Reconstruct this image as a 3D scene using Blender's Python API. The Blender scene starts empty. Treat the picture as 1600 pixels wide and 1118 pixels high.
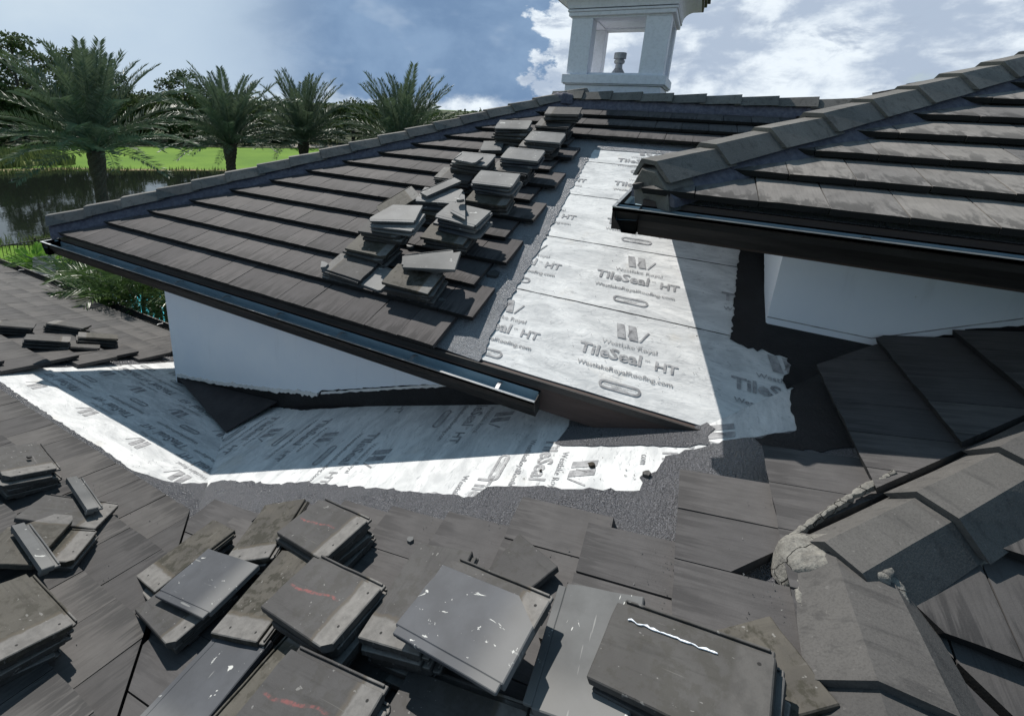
import bpy, bmesh, math, random
from math import sin, cos, radians as rad, pi
from mathutils import Vector, Matrix, noise
random.seed(7)
SC = bpy.context.scene
COL = SC.collection
V = Vector
# ---------------------------------------------------------------- camera, light, exposure
Z0 = 7.0                                    # camera height above the lawn
FPX, PPX, PPY = 742.3, 689.7, 374.7         # focal length and principal point (photo pixels, 1600 wide)
HEAD, PITCH, ROLL = rad(-26.95), rad(15.41), rad(2.94)
def cam_axes():
    f = V((sin(HEAD)*cos(PITCH), cos(HEAD)*cos(PITCH), -sin(PITCH)))
    r = V((cos(HEAD), -sin(HEAD), 0)); u = r.cross(f)
    r2 = r*cos(ROLL) + u*sin(ROLL); u2 = u*cos(ROLL) - r*sin(ROLL)
    return r2, u2, f
CR, CU, CF = cam_axes()
CAMPOS = V((0, 0, Z0))
cd = bpy.data.cameras.new('camera'); cam = bpy.data.objects.new('camera', cd); COL.objects.link(cam)
cam.matrix_world = Matrix(((CR.x, CU.x, -CF.x, 0), (CR.y, CU.y, -CF.y, 0), (CR.z, CU.z, -CF.z, Z0), (0, 0, 0, 1)))
cd.sensor_width = 36; cd.lens = FPX/1600*36
cd.shift_x = (800-PPX)/1600; cd.shift_y = -(559-PPY)/1600
cd.clip_start = .05; cd.clip_end = 4000
SC.camera = cam
SUN = V((.69, -.505, -1)).normalized()      # direction the light travels
sl = bpy.data.lights.new('sun', 'SUN'); sl.energy = 4.7; sl.angle = rad(.53); sl.color = (1, .955, .89)
so = bpy.data.objects.new('sun', sl); COL.objects.link(so); so.rotation_euler = SUN.to_track_quat('-Z', 'Y').to_euler(); so.location = (0, 0, 40)
SC.view_settings.view_transform = 'Standard'; SC.view_settings.look = 'None'
SC.view_settings.exposure = 0.16; SC.view_settings.gamma = 1; SC.view_settings.use_curve_mapping = False
SC.render.engine = 'CYCLES'
SC.cycles.max_bounces = 6; SC.cycles.diffuse_bounces = 3; SC.cycles.glossy_bounces = 3; SC.cycles.transparent_max_bounces = 6
SC.cycles.use_denoising = True

class NT:                                   # small node-tree helper
    def __init__(s, tree): s.t = tree; s.n = tree.nodes; s.l = tree.links
    def new(s, typ, **kw):
        n = s.n.new(typ)
        for k, v in kw.items(): setattr(n, k, v)
        return n
    def link(s, a, b): s.l.new(a, b)
    def put(s, sock, v):
        if isinstance(v, bpy.types.NodeSocket): s.l.new(v, sock)
        elif v is not None: sock.default_value = v
    def math(s, op, a, b=None, c=None, clamp=False):
        n = s.new('ShaderNodeMath', operation=op, use_clamp=clamp)
        s.put(n.inputs[0], a); s.put(n.inputs[1], b); s.put(n.inputs[2], c); return n.outputs[0]
    def mix(s, f, a, b, mode='MIX'):
        n = s.new('ShaderNodeMix', data_type='RGBA', blend_type=mode)
        s.put(n.inputs[0], f); s.put(n.inputs[6], a if not isinstance(a, tuple) else (*a, 1)[:4]); s.put(n.inputs[7], b if not isinstance(b, tuple) else (*b, 1)[:4]); return n.outputs[2]
    def step(s, v, lo, hi, a=0., b=1.):
        n = s.new('ShaderNodeMapRange', interpolation_type='SMOOTHSTEP')
        for i, q in enumerate((v, lo, hi, a, b)): s.put(n.inputs[i], q)
        return n.outputs[0]
    def noise(s, vec, scale, detail=4, rough=.55, dist=0.):
        n = s.new('ShaderNodeTexNoise'); s.put(n.inputs['Vector'], vec); n.inputs['Scale'].default_value = scale
        n.inputs['Detail'].default_value = detail; n.inputs['Roughness'].default_value = rough; n.inputs['Distortion'].default_value = dist
        return n.outputs['Fac']
    def scale(s, vec, xyz, off=None):
        n = s.new('ShaderNodeMapping'); s.put(n.inputs[0], vec); n.inputs[3].default_value = xyz
        if off is not None: s.put(n.inputs[1], off)
        return n.outputs[0]

# ---------------------------------------------------------------- sky
def make_world():
    w = bpy.data.worlds.new('World'); SC.world = w; w.use_nodes = True
    t = NT(w.node_tree); t.n.clear()
    out = t.new('ShaderNodeOutputWorld')
    sky = t.new('ShaderNodeTexSky', sky_type='NISHITA'); sky.sun_disc = False
    sky.sun_elevation = math.asin(-SUN.z); sky.sun_rotation = math.atan2(-SUN.x, -SUN.y)
    b1 = t.new('ShaderNodeBackground'); t.link(sky.outputs[0], b1.inputs[0]); b1.inputs[1].default_value = .10
    d = t.new('ShaderNodeTexCoord').outputs['Generated']
    sp = t.new('ShaderNodeSeparateXYZ'); t.link(d, sp.inputs[0])
    az = t.math('ARCTAN2', sp.outputs[0], sp.outputs[1]); el = t.math('ARCSINE', sp.outputs[2])
    v2 = t.scale(d, (1, 1, 1.7))
    n1 = t.noise(v2, 5.5, 9, .58, .25); n2 = t.noise(v2, 14, 7, .6, .3); n3 = t.noise(t.scale(v2, (1, 1, 1), (3.1, 1.7, .4)), 3.2, 6, .55)
    puff = t.math('ADD', t.math('MULTIPLY', n1, .65), t.math('MULTIPLY', n2, .35))
    col = t.mix(t.step(puff, .41, .56), (.40, .48, .60), (.78, .85, .91))
    col = t.mix(t.step(t.noise(t.scale(v2, (1, 1, 1.5), (7.3, 2.2, 5.1)), 8.5, 7, .6, .4), .53, .66, 0, .85), col, (.37, .445, .56))   # grey undersides
    # thin veil of haze towards the sun side
    veil = t.step(az, rad(-31), rad(-52))
    col = t.mix(veil, col, t.mix(t.step(n3, .3, .75), (.47, .58, .70), (.57, .67, .755)))
    # the rain cloud: fades in softly on one side, ends in a billowing edge on the other
    wob = t.math('MULTIPLY', t.math('SUBTRACT', t.noise(v2, 11, 8, .62), .5), .34)
    azw = t.math('ADD', az, wob); elw = t.math('ADD', el, t.math('MULTIPLY', wob, .25))
    m = t.math('MULTIPLY', t.step(az, rad(-56), rad(-39)), t.step(azw, rad(-16.4), rad(-18.0)))
    m = t.math('MULTIPLY', m, t.step(elw, rad(.0), rad(1.5)))
    m = t.math('MULTIPLY', m, t.step(el, rad(34), rad(22)))
    rain = t.mix(t.step(n1, .36, .68), (.160, .255, .410), (.225, .335, .500))
    rain = t.mix(t.step(t.noise(v2, 9, 3, .5), .57, .74, 0, .5), rain, (.36, .46, .60))
    col = t.mix(m, col, rain)
    # clouds fall off away from the sun; unseen overhead ones dimmed to deepen shade
    dt = t.new('ShaderNodeVectorMath', operation='DOT_PRODUCT'); t.link(d, dt.inputs[0]); dt.inputs[1].default_value = -SUN
    g = t.math('MULTIPLY', t.step(dt.outputs['Value'], -.5, .12, .25, 1.0), t.step(el, rad(16), rad(48), 1.0, .42)); cg = t.new('ShaderNodeCombineColor')
    for i, q in enumerate((1.7, 1.2, .92)): t.link(t.math('POWER', g, q), cg.inputs[i])
    col = t.mix(1., col, cg.outputs[0], 'MULTIPLY')
    b2 = t.new('ShaderNodeBackground'); t.link(col, b2.inputs[0]); b2.inputs[1].default_value = 1.0
    hole = t.step(t.math('ADD', t.math('MULTIPLY', n3, .6), t.math('MULTIPLY', n1, .4)), .30, .36)
    cover = t.math('MAXIMUM', hole, t.math('MAXIMUM', m, veil))
    mx = t.new('ShaderNodeMixShader'); t.link(cover, mx.inputs[0]); t.link(b1.outputs[0], mx.inputs[1]); t.link(b2.outputs[0], mx.inputs[2])
    t.link(mx.outputs[0], out.inputs[0])
make_world()

# ---------------------------------------------------------------- materials
def mat(name, rough=.7, spec=.5, metal=0.):
    m = bpy.data.materials.new(name); m.use_nodes = True
    t = NT(m.node_tree); p = t.n['Principled BSDF']
    p.inputs['Roughness'].default_value = rough; p.inputs['Specular IOR Level'].default_value = spec; p.inputs['Metallic'].default_value = metal
    return m, t, p
def bump(t, p, h, strength=.4, dist=.01):
    b = t.new('ShaderNodeBump'); b.inputs['Strength'].default_value = strength; b.inputs['Distance'].default_value = dist
    t.link(h, b.inputs['Height']); t.link(b.outputs[0], p.inputs['Normal'])
def objc(t): return t.new('ShaderNodeTexCoord').outputs['Object']
def rnd(t): return t.new('ShaderNodeObjectInfo').outputs['Random']
def rvec(t):                                # object coordinates shifted by a per-object random offset
    c = objc(t); r = rnd(t)
    n = t.new('ShaderNodeVectorMath', operation='ADD'); t.link(c, n.inputs[0])
    cb = t.new('ShaderNodeCombineXYZ'); t.link(t.math('MULTIPLY', r, 37.), cb.inputs[0]); t.link(t.math('MULTIPLY', r, 91.), cb.inputs[1]); t.link(t.math('MULTIPLY', r, 13.), cb.inputs[2])
    t.link(cb.outputs[0], n.inputs[1]); return c, n.outputs[0], r

def roof_tile_mat(name, base, dark, streak, run=(34, 3.2, 8)):
    m, t, p = mat(name, .78, .35)
    c, v, r = rvec(t)
    sp = t.new('ShaderNodeSeparateXYZ'); t.link(c, sp.inputs[0])
    grain = t.noise(v, 160, 3, .6); blot = t.noise(v, 9, 5, .6)
    st = t.noise(t.scale(v, run), 1, 6, .62, .5)          # runs down the slope
    st2 = t.noise(t.scale(v, (90, 7, 8)), 1, 4, .6)
    near = t.step(sp.outputs[1], .20, .0)                          # dirt gathers near the butt edge
    fac = t.math('MULTIPLY', t.step(t.math('ADD', st, t.math('MULTIPLY', near, .12)), .52, .66), t.math('ADD', t.math('MULTIPLY', near, .55), .45))
    col = t.mix(t.step(blot, .3, .75), base, tuple(x*1.28 for x in base))
    col = t.mix(t.math('MULTIPLY', t.step(st2, .45, .7), .35), col, tuple(x*.62 for x in base))
    col = t.mix(t.math('MULTIPLY', fac, streak), col, dark)
    col = t.mix(t.step(grain, .68, .8, 0, .35), col, tuple(min(1, x*2.4) for x in base))
    col = t.mix(1., col, t.mix(r, (.74, .74, .76), (1.22, 1.20, 1.17)), 'MULTIPLY')
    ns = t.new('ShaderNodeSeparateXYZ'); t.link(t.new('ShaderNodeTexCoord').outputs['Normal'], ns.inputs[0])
    col = t.mix(t.step(ns.outputs[1], -.35, -.75), col, (.010, .010, .010))   # butt faces blackened: their shade is painted into the colour
    t.link(col, p.inputs['Base Color'])
    bump(t, p, t.math('ADD', t.math('MULTIPLY', grain, .5), blot), .35, .004)
    return m
M = {}
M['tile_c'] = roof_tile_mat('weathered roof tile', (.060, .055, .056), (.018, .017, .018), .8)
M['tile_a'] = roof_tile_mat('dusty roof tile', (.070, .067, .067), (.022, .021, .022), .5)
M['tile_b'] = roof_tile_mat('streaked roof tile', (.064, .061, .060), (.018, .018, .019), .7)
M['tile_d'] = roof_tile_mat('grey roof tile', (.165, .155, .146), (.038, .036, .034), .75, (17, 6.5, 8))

def loose_mat(name, base, tint, moss, head=(.165, .158, .150), chips=.0, mark=False, ring=.5):
    """a tile lifted off the roof: weathered face, a clean strip at the head with two nail holes"""
    m, t, p = mat(name, .75, .4)
    c, v, r = rvec(t)
    sp = t.new('ShaderNodeSeparateXYZ'); t.link(c, sp.inputs[0]); X, Y = sp.outputs[0], sp.outputs[1]
    grain = t.noise(v, 150, 3, .6); blot = t.noise(v, 7, 6, .62); fine = t.noise(v, 24, 6, .65)
    st = t.noise(t.scale(v, (34, 3.2, 8)), 1, 6, .62, .3)
    col = t.mix(t.step(blot, .3, .72), base, tint)
    col = t.mix(t.step(st, .52, .70, 0, .55), col, tuple(x*.42 for x in base))
    if moss: col = t.mix(t.step(t.math('ADD', fine, t.math('MULTIPLY', t.step(Y, .0, .30), .10)), .52, .66, 0, moss), col, (.022, .020, .012))
    nc = t.new('ShaderNodeTexCoord'); ns = t.new('ShaderNodeSeparateXYZ'); t.link(nc.outputs['Normal'], ns.inputs[0]); top_ = t.step(t.math('ABSOLUTE', ns.outputs[2]), .4, .7)
    hedge = t.math('ADD', Y, t.math('MULTIPLY', t.math('SUBTRACT', fine, .5), .035))
    hd = t.math('MULTIPLY', t.step(hedge, .312, .326), top_)
    col = t.mix(hd, col, t.mix(t.step(fine, .35, .7), head, tuple(x*.66 for x in head)))
    col = t.mix(t.step(t.math('ABSOLUTE', t.math('SUBTRACT', hedge, .312)), .014, .0, 0, ring), col, (.095, .078, .056))
    col = t.mix(t.step(grain, .70, .82, 0, .4), col, tuple(min(1, x*2.2) for x in base))
    if chips: col = t.mix(t.step(t.noise(t.scale(v, (1, .5, 1)), 15, 4, .55), .66, .69, 0, chips), col, (.55, .55, .53))
    if mark:
        ln = t.math('ABSOLUTE', t.math('SUBTRACT', X, t.math('ADD', t.math('MULTIPLY', Y, -.12), t.math('MULTIPLY', t.noise(c, 9, 2), .05))))
        lm = t.math('MULTIPLY', t.step(ln, .007, .002), t.math('MULTIPLY', t.step(Y, .02, .05), t.step(Y, .29, .26)))
        col = t.mix(t.math('MULTIPLY', lm, t.step(t.noise(v, 60, 4), .38, .62, .08, .75)), col, (.21, .062, .06))
    col = t.mix(t.step(t.noise(t.scale(v, (1, .7, 1)), 58, 2, .5), .70, .735, 0, .55), col, (.24, .235, .225))
    col = t.mix(t.step(t.noise(t.scale(v, (70, 5, 1)), 1, 2, .5, .6), .70, .74, 0, .3), col, (.20, .19, .18))
    for sx in (-.075, .06):
        dx = t.math('SUBTRACT', X, sx); dy = t.math('SUBTRACT', Y, .368)
        dd = t.math('ADD', t.math('MULTIPLY', dx, dx), t.math('MULTIPLY', dy, dy))
        col = t.mix(t.step(dd, .000030, .000016), col, (.004, .004, .004))
    col = t.mix(1., col, t.mix(r, (.82, .82, .83), (1.15, 1.14, 1.12)), 'MULTIPLY')
    t.link(col, p.inputs['Base Color']); bump(t, p, t.math('ADD', t.math('MULTIPLY', grain, .4), fine), .45, .004)
    return m
M['l_dark'] = loose_mat('loose tile dark', (.066, .064, .063), (.048, .046, .046), .3)
M['l_red'] = loose_mat('loose tile chalk marked', (.062, .060, .060), (.046, .044, .044), .25, mark=True)
M['l_plain'] = loose_mat('loose tile dark all over', (.062, .060, .058), (.046, .044, .042), .35, head=(.070, .067, .064), ring=0.)
M['l_moss'] = loose_mat('loose tile mossy', (.074, .067, .055), (.046, .042, .036), .95)
M['l_olive'] = loose_mat('loose tile olive', (.062, .057, .047), (.078, .072, .060), .6)
def under_mat(name, base, rough):
    m, t, p = mat(name, rough, .3)
    c, v, r = rvec(t)
    blot = t.noise(v, 6, 6, .6); fine = t.noise(v, 40, 5, .6)
    sp = t.new('ShaderNodeSeparateXYZ'); t.link(c, sp.inputs[0])
    col = t.mix(t.step(blot, .3, .72), base, tuple(x*1.45 for x in base))
    col = t.mix(t.step(sp.outputs[1], .24, .38, 0, .5), col, (.22, .215, .205))
    col = t.mix(t.step(t.noise(t.scale(v, (1, .5, 1)), 13, 6, .62, 2.2), .655, .672, 0, .85), col, (.58, .58, .55))
    col = t.mix(t.step(t.noise(t.scale(v, (60, 6, 1)), 1, 2, .5), .70, .74, 0, .3), col, (.42, .42, .40))
    t.link(col, p.inputs['Base Color']); bump(t, p, t.math('ADD', blot, t.math('MULTIPLY', fine, .3)), .2, .004)
    return m
M['l_grey'] = under_mat('loose tile smooth underside', (.050, .053, .060), .6)
M['l_pale'] = under_mat('loose tile pale underside', (.078, .080, .081), .65)
M['l_light'] = under_mat('loose tile light underside', (.125, .125, .125), .65)

def plain(name, c1, c2, scale=8, rough=.7, spec=.4, b=.3, bd=.005, stretch=(1, 1, 1), metal=0., fine=None):
    m, t, p = mat(name, rough, spec, metal)
    c, v, r = rvec(t); v = t.scale(v, stretch)
    n = t.noise(v, scale, 6, .62); n2 = t.noise(v, fine or scale*9, 4, .6)
    col = t.mix(t.step(n, .3, .72), c1, c2); col = t.mix(t.step(n2, .4, .75, 0, .25), col, tuple(x*.5 for x in c1))
    t.link(col, p.inputs['Base Color']); bump(t, p, t.math('ADD', n, t.math('MULTIPLY', n2, .5)), b, bd)
    return m
def cap_mat(name, a, b, stain):
    m, t, p = mat(name, .85, .25)
    c, v, r = rvec(t); n = t.noise(v, 5, 6, .62); f = t.noise(v, 150, 4, .6); st = t.noise(t.scale(v, (3, 14, 14)), 1.6, 6, .65, .4); sp = t.noise(v, 46, 3, .5)
    col = t.mix(t.step(n, .3, .72), a, b); col = t.mix(t.step(st, .50, .68, 0, .6), col, stain); col = t.mix(t.step(f, .42, .72, 0, .4), col, tuple(x*.5 for x in a))
    col = t.mix(t.step(sp, .68, .74, 0, .5), col, tuple(x*2 for x in a)); col = t.mix(1., col, t.mix(r, (.84, .84, .85), (1.14, 1.13, 1.11)), 'MULTIPLY')
    t.link(col, p.inputs['Base Color']); bump(t, p, t.math('ADD', n, t.math('MULTIPLY', f, .7)), .5, .004); return m
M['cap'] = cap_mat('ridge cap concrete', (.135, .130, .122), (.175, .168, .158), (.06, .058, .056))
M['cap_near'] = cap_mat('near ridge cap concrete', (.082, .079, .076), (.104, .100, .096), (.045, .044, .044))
M['mortar'] = plain('painted mortar', (.085, .085, .115), (.15, .15, .185), 26, .8, .3, .8, .012)
def mortar_mat():
    m, t, p = mat('cracked grey mortar', .92, .15)
    c = objc(t); vo = t.new('ShaderNodeTexVoronoi', feature='DISTANCE_TO_EDGE'); w = t.new('ShaderNodeVectorMath', operation='ADD'); nn = t.new('ShaderNodeTexNoise'); t.link(c, nn.inputs['Vector']); nn.inputs['Scale'].default_value = 14
    sc = t.new('ShaderNodeVectorMath', operation='SCALE'); t.link(nn.outputs['Color'], sc.inputs[0]); sc.inputs['Scale'].default_value = .06
    t.link(c, w.inputs[0]); t.link(sc.outputs[0], w.inputs[1]); t.link(w.outputs[0], vo.inputs['Vector']); vo.inputs['Scale'].default_value = 8
    cr = t.step(vo.outputs['Distance'], .0, .016); n = t.noise(c, 20, 6, .65); f = t.noise(c, 120, 4, .6)
    col = t.mix(t.step(n, .3, .7), (.150, .143, .130), (.26, .25, .225)); col = t.mix(t.step(f, .4, .7, 0, .5), col, (.09, .086, .08)); col = t.mix(cr, (.035, .033, .03), col)
    t.link(col, p.inputs['Base Color']); bump(t, p, t.math('ADD', t.math('MULTIPLY', cr, .7), t.math('ADD', n, t.math('MULTIPLY', f, .4))), .9, .012); return m
M['mortar_pale'] = mortar_mat()
M['gutter'] = plain('dark bronze gutter', (.026, .024, .023), (.052, .048, .045), 5, .5, .45, .12, stretch=(.6, 1.6, 3))
M['gutter_sky_tint'] = plain('gutter inside with painted sky light', (.20, .29, .35), (.27, .35, .40), 3, .45, .5, .08, stretch=(1, 6, 6))  # blue sky light inside the gutter is put into this colour
M['fascia'] = plain('brown fascia board', (.060, .042, .037), (.075, .053, .047), 6, .6, .4, .2, stretch=(1, 8, 8))
M['edge'] = plain('bare metal edge', (.50, .51, .52), (.62, .63, .64), 12, .35, .6, .1, metal=.7)
def stucco_mat():
    m, t, p = mat('white stucco', .85, .2)
    c = objc(t); n = t.noise(c, 2.2, 6, .6); g = t.noise(c, 190, 3, .6); run = t.noise(t.scale(c, (9, 9, .8)), 1, 6, .65, .3); sp = t.noise(c, 22, 4, .6)
    col = t.mix(t.step(n, .3, .72), (.71, .755, .82), (.76, .795, .84)); col = t.mix(t.step(run, .55, .75, 0, .22), col, (.45, .46, .47)); col = t.mix(t.step(sp, .69, .76, 0, .35), col, (.33, .32, .30))
    t.link(col, p.inputs['Base Color']); bump(t, p, t.math('ADD', g, t.math('MULTIPLY', t.noise(c, 30, 4), .6)), .3, .003); return m
M['white'] = stucco_mat()
M['stucco_edge'] = plain('stucco edge', (.64, .63, .61), (.74, .73, .72), 14, .85, .2, .9, .01)
M['tower'] = plain('tower paint', (.74, .75, .82), (.78, .79, .85), 2.5, .6, .35, .08, .002)
M['black'] = plain('black roofing membrane', (.010, .010, .011), (.016, .016, .018), 9, .55, .35, .6, .012)
M['cricket'] = plain('dark felt sheet', (.030, .028, .030), (.045, .042, .045), 4, .8, .3, .2)
M['metal'] = plain('galvanised flue', (.32, .32, .33), (.45, .45, .46), 9, .45, .5, .1, metal=.6)
M['ply'] = plain('clay break', (.45, .32, .20), (.62, .5, .36), 20, .9, .2, .6)

def mastic(name='granular roof mastic', c1=(.050, .050, .055), c2=(.27, .27, .29), c3=(.12, .12, .13)):
    m, t, p = mat(name, .30, .8)
    c = objc(t)
    n = t.noise(c, 170, 4, .7, .5); w = t.noise(t.scale(c, (1, 2.4, 1)), 26, 6, .65, 1.2); big = t.noise(c, 4, 4, .6)
    col = t.mix(t.step(n, .40, .66), c1, c2)  # sun glints painted in as bright specks
    col = t.mix(t.step(big, .35, .7, 0, .5), col, c3)
    t.link(col, p.inputs['Base Color'])
    t.link(t.step(big, .3, .7, .24, .40), p.inputs['Roughness'])
    bump(t, p, t.math('ADD', t.math('MULTIPLY', n, .55), w), 1., .02)
    return m
M['mastic'] = mastic(); M['mastic_glare'] = mastic('mastic with painted glare', (.15, .155, .165), (.46, .47, .50), (.30, .31, .33))  # second mastic has sun glare painted into its lighter colours
def underlay():
    m, t, p = mat('white underlayment sheet', .62, .35)
    c = objc(t)
    a = t.noise(t.scale(c, (.5, 1.3, 1)), 5, 8, .68, .8); b = t.noise(t.scale(c, (1, 3.2, 1)), 9, 7, .7, 1.5); f = t.noise(c, 60, 4, .6)
    col = t.mix(t.step(a, .34, .70), (.675, .68, .675), (.44, .45, .455))
    col = t.mix(t.step(b, .54, .70, 0, .7), col, (.25, .26, .275))
    col = t.mix(t.step(t.noise(c, 2.3, 5, .6), .60, .72, 0, .3), col, (.50, .45, .37))
    col = t.mix(t.step(f, .72, .8, 0, .7), col, (.10, .09, .085))
    t.link(col, p.inputs['Base Color'])
    bump(t, p, t.math('ADD', t.noise(t.scale(c, (1, 1.8, 1)), 7, 5, .6, 1.4), t.math('MULTIPLY', f, .1)), .42, .016)
    return m
M['sheet'] = underlay()
M['ink'] = plain('grey print', (.19, .19, .198), (.42, .42, .425), 20, .65, .3, .05)
M['ink_dark'] = plain('seam adhesive', (.02, .02, .02), (.04, .04, .04), 30, .7, .2, .1)  # black adhesive bleed along the laps

def leaf(name, c1, c2, rough=.5, spec=.45, trans=.25):
    m, t, p = mat(name, rough, spec)
    g = t.new('ShaderNodeNewGeometry'); r = rnd(t)
    c = t.new('ShaderNodeTexCoord').outputs['Object']
    f = t.math('ADD', t.math('MULTIPLY', t.noise(c, 1.3, 4), .7), t.math('MULTIPLY', g.outputs['Random Per Island'], .35))
    f = t.math('ADD', f, t.math('MULTIPLY', r, .15))
    col = t.mix(t.step(f, .3, .95), c1, c2); t.link(col, p.inputs['Base Color'])
    tr = t.new('ShaderNodeBsdfTranslucent'); t.link(t.mix(.5, col, c2), tr.inputs[0])
    mx = t.new('ShaderNodeMixShader'); mx.inputs[0].default_value = trans
    o = t.n['Material Output']; t.link(p.outputs[0], mx.inputs[1]); t.link(tr.outputs[0], mx.inputs[2]); t.link(mx.outputs[0], o.inputs[0])
    return m
M['frond'] = leaf('date palm leaf', (.062, .098, .064), (.145, .190, .118), .46, .35, .16)
M['pine'] = leaf('pine foliage', (.055, .086, .040), (.145, .185, .085), .85, .12, .15)
M['oak'] = leaf('broadleaf foliage', (.030, .052, .020), (.090, .130, .046), .85, .12, .2)
M['bush'] = leaf('shrub foliage', (.045, .10, .018), (.12, .24, .045), .5, .4, .3)
M['areca'] = leaf('garden palm leaf', (.034, .072, .022), (.10, .17, .044), .35, .5, .25)
M['fern'] = leaf('bright fern leaf', (.10, .24, .02), (.22, .42, .05), .5, .4, .35)
M['reed'] = leaf('reeds', (.05, .085, .025), (.15, .19, .07), .7, .2, .25)
M['bark'] = plain('palm bark', (.040, .034, .028), (.085, .072, .056), 14, .9, .2, .9, .03, stretch=(1, 1, 2.2))
M['pine_bark'] = plain('pine bark', (.05, .042, .036), (.09, .075, .062), 3, .9, .2, .6, .03)
def grass_mat(name, a, b, sc):
    m, t, p = mat(name, .85, .15)
    c = objc(t); n = t.noise(c, sc, 6, .6); f = t.noise(c, sc*30, 3, .6)
    col = t.mix(t.step(n, .32, .7), a, b); col = t.mix(t.step(f, .35, .7, 0, .3), col, tuple(x*.55 for x in a))
    t.link(col, p.inputs['Base Color']); bump(t, p, f, .4, .03); return m
M['lawn'] = grass_mat('mown fairway grass', (.085, .180, .010), (.130, .240, .016), .14)
M['rough'] = grass_mat('rough bank', (.10, .15, .03), (.20, .19, .07), .35)
M['yard'] = grass_mat('pale yard ground', (.10, .098, .085), (.145, .14, .125), .3)
M['soil'] = grass_mat('sandy soil edge', (.26, .18, .10), (.15, .16, .06), .5)
M['garden'] = grass_mat('garden bed', (.03, .045, .015), (.06, .07, .03), 1.)
M['sand'] = grass_mat('bunker sand', (.52, .46, .38), (.60, .54, .45), .4)
M['paving'] = plain('pool deck paving', (.50, .49, .47), (.58, .57, .55), 3, .7, .3, .2)
def water(name, col, rough, sc, bs, bd):
    m, t, p = mat(name, rough, .5)
    p.inputs['Base Color'].default_value = (*col, 1); p.inputs['IOR'].default_value = 1.33
    c = objc(t)
    bump(t, p, t.noise(t.scale(c, (1, 1, 1)), sc, 4, .55, .4), bs, bd); return m
M['lake'] = water('lake water', (.010, .013, .010), .03, .9, .10, .05)
M['pool'] = water('pool water', (.03, .42, .50), .04, 5, .25, .03)
M['spa'] = plain('spa shell', (.42, .55, .60), (.50, .62, .66), 3, .4, .5, .1)
M['black_metal'] = plain('black fence paint', (.008, .008, .009), (.014, .014, .015), 9, .5, .4, .1)
M['sling'] = plain('grey sling fabric', (.14, .145, .15), (.20, .205, .21), 14, .7, .3, .2)

# ---------------------------------------------------------------- object helpers
def link(name, me, m=None, parent=None, mw=None):
    o = bpy.data.objects.new(name, me); COL.objects.link(o)
    if m is not None and me is not None and not me.materials: me.materials.append(M[m] if isinstance(m, str) else m)
    if parent is not None:
        o.parent = parent
        pm = WORLD[parent.name]
        o.matrix_parent_inverse = Matrix()
        if mw is not None: o.matrix_local = pm.inverted() @ mw
        else: mw = pm
    elif mw is not None: o.matrix_world = mw
    WORLD[o.name] = mw.copy() if mw is not None else Matrix()
    return o
WORLD = {}
def to_mesh(bm, name='m', smooth=False):
    bm.normal_update()
    me = bpy.data.meshes.new(name); bm.to_mesh(me); bm.free()
    if smooth:
        for p in me.polygons: p.use_smooth = True
    return me
def tag(o, label=None, cat=None, group=None, kind=None):
    for k, v in (('label', label), ('category', cat), ('group', group), ('kind', kind)):
        if v: o[k] = v
    return o
def thing(name, label, cat, loc=(0, 0, 0), group=None, mw=None):
    mw = mw if mw is not None else Matrix.Translation(V(loc))
    return tag(link(name, None, None, None, mw), label, cat, group)
def box(bm, a, b, mw=None, bev=0.):
    vs = [bm.verts.new((x, y, z)) for x in (a[0], b[0]) for y in (a[1], b[1]) for z in (a[2], b[2])]
    fs = [bm.faces.new([vs[i] for i in q]) for q in ((0, 1, 3, 2), (4, 6, 7, 5), (0, 4, 5, 1), (2, 3, 7, 6), (0, 2, 6, 4), (1, 5, 7, 3))]
    if bev: 
        es = list({e for f in fs for e in f.edges}); r = bmesh.ops.bevel(bm, geom=es, offset=bev, segments=1, affect='EDGES'); vs = list({v for f in r['faces'] for v in f.verts})
    if mw is not None: bmesh.ops.transform(bm, matrix=mw, verts=vs)
    return vs
def prism(bm, poly, z0, z1, fn=None):
    """closed polygon (u,v) extruded between two heights; fn maps (u,v,n) to a point"""
    fn = fn or (lambda u, v, n: (u, v, n))
    lo = [bm.verts.new(fn(u, v, z0)) for u, v in poly]; hi = [bm.verts.new(fn(u, v, z1)) for u, v in poly]
    k = len(poly)
    bm.faces.new(hi); bm.faces.new(lo[::-1])
    for i in range(k): bm.faces.new((lo[i], lo[(i+1) % k], hi[(i+1) % k], hi[i]))
def area2(p): return sum(p[i][0]*p[(i+1) % len(p)][1]-p[(i+1) % len(p)][0]*p[i][1] for i in range(len(p)))
def ragged(poly, seg=.035, amp=.008, seed=0, skip=()):
    """subdivide a polygon's edges and jitter them: torn or cut-by-hand sheet edges"""
    rs = random.Random(seed); out = []
    for i in range(len(poly)):
        a, b = V(poly[i]), V(poly[(i+1) % len(poly)]); L = (b-a).length
        k = max(1, int(L/seg)) if i not in skip else 1
        d = (b-a)/L if L else V((0, 0)); nrm = V((-d.y, d.x))
        for j in range(k):
            p = a.lerp(b, j/k)
            if j and i not in skip: p = p + nrm*(rs.uniform(-amp, amp)*(1 if rs.random() < .75 else 2.2)) + d*rs.uniform(-.3, .3)*seg
            out.append((p.x, p.y))
    return out
def cut(bm, co, no):
    """cut away what lies on the side the normal points to, and close the hole"""
    r = bmesh.ops.bisect_plane(bm, geom=bm.verts[:]+bm.edges[:]+bm.faces[:], dist=1e-5, plane_co=co, plane_no=no, clear_outer=True)
    es = [e for e in bm.edges if e.is_boundary]
    if es: bmesh.ops.holes_fill(bm, edges=es, sides=0)

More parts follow.
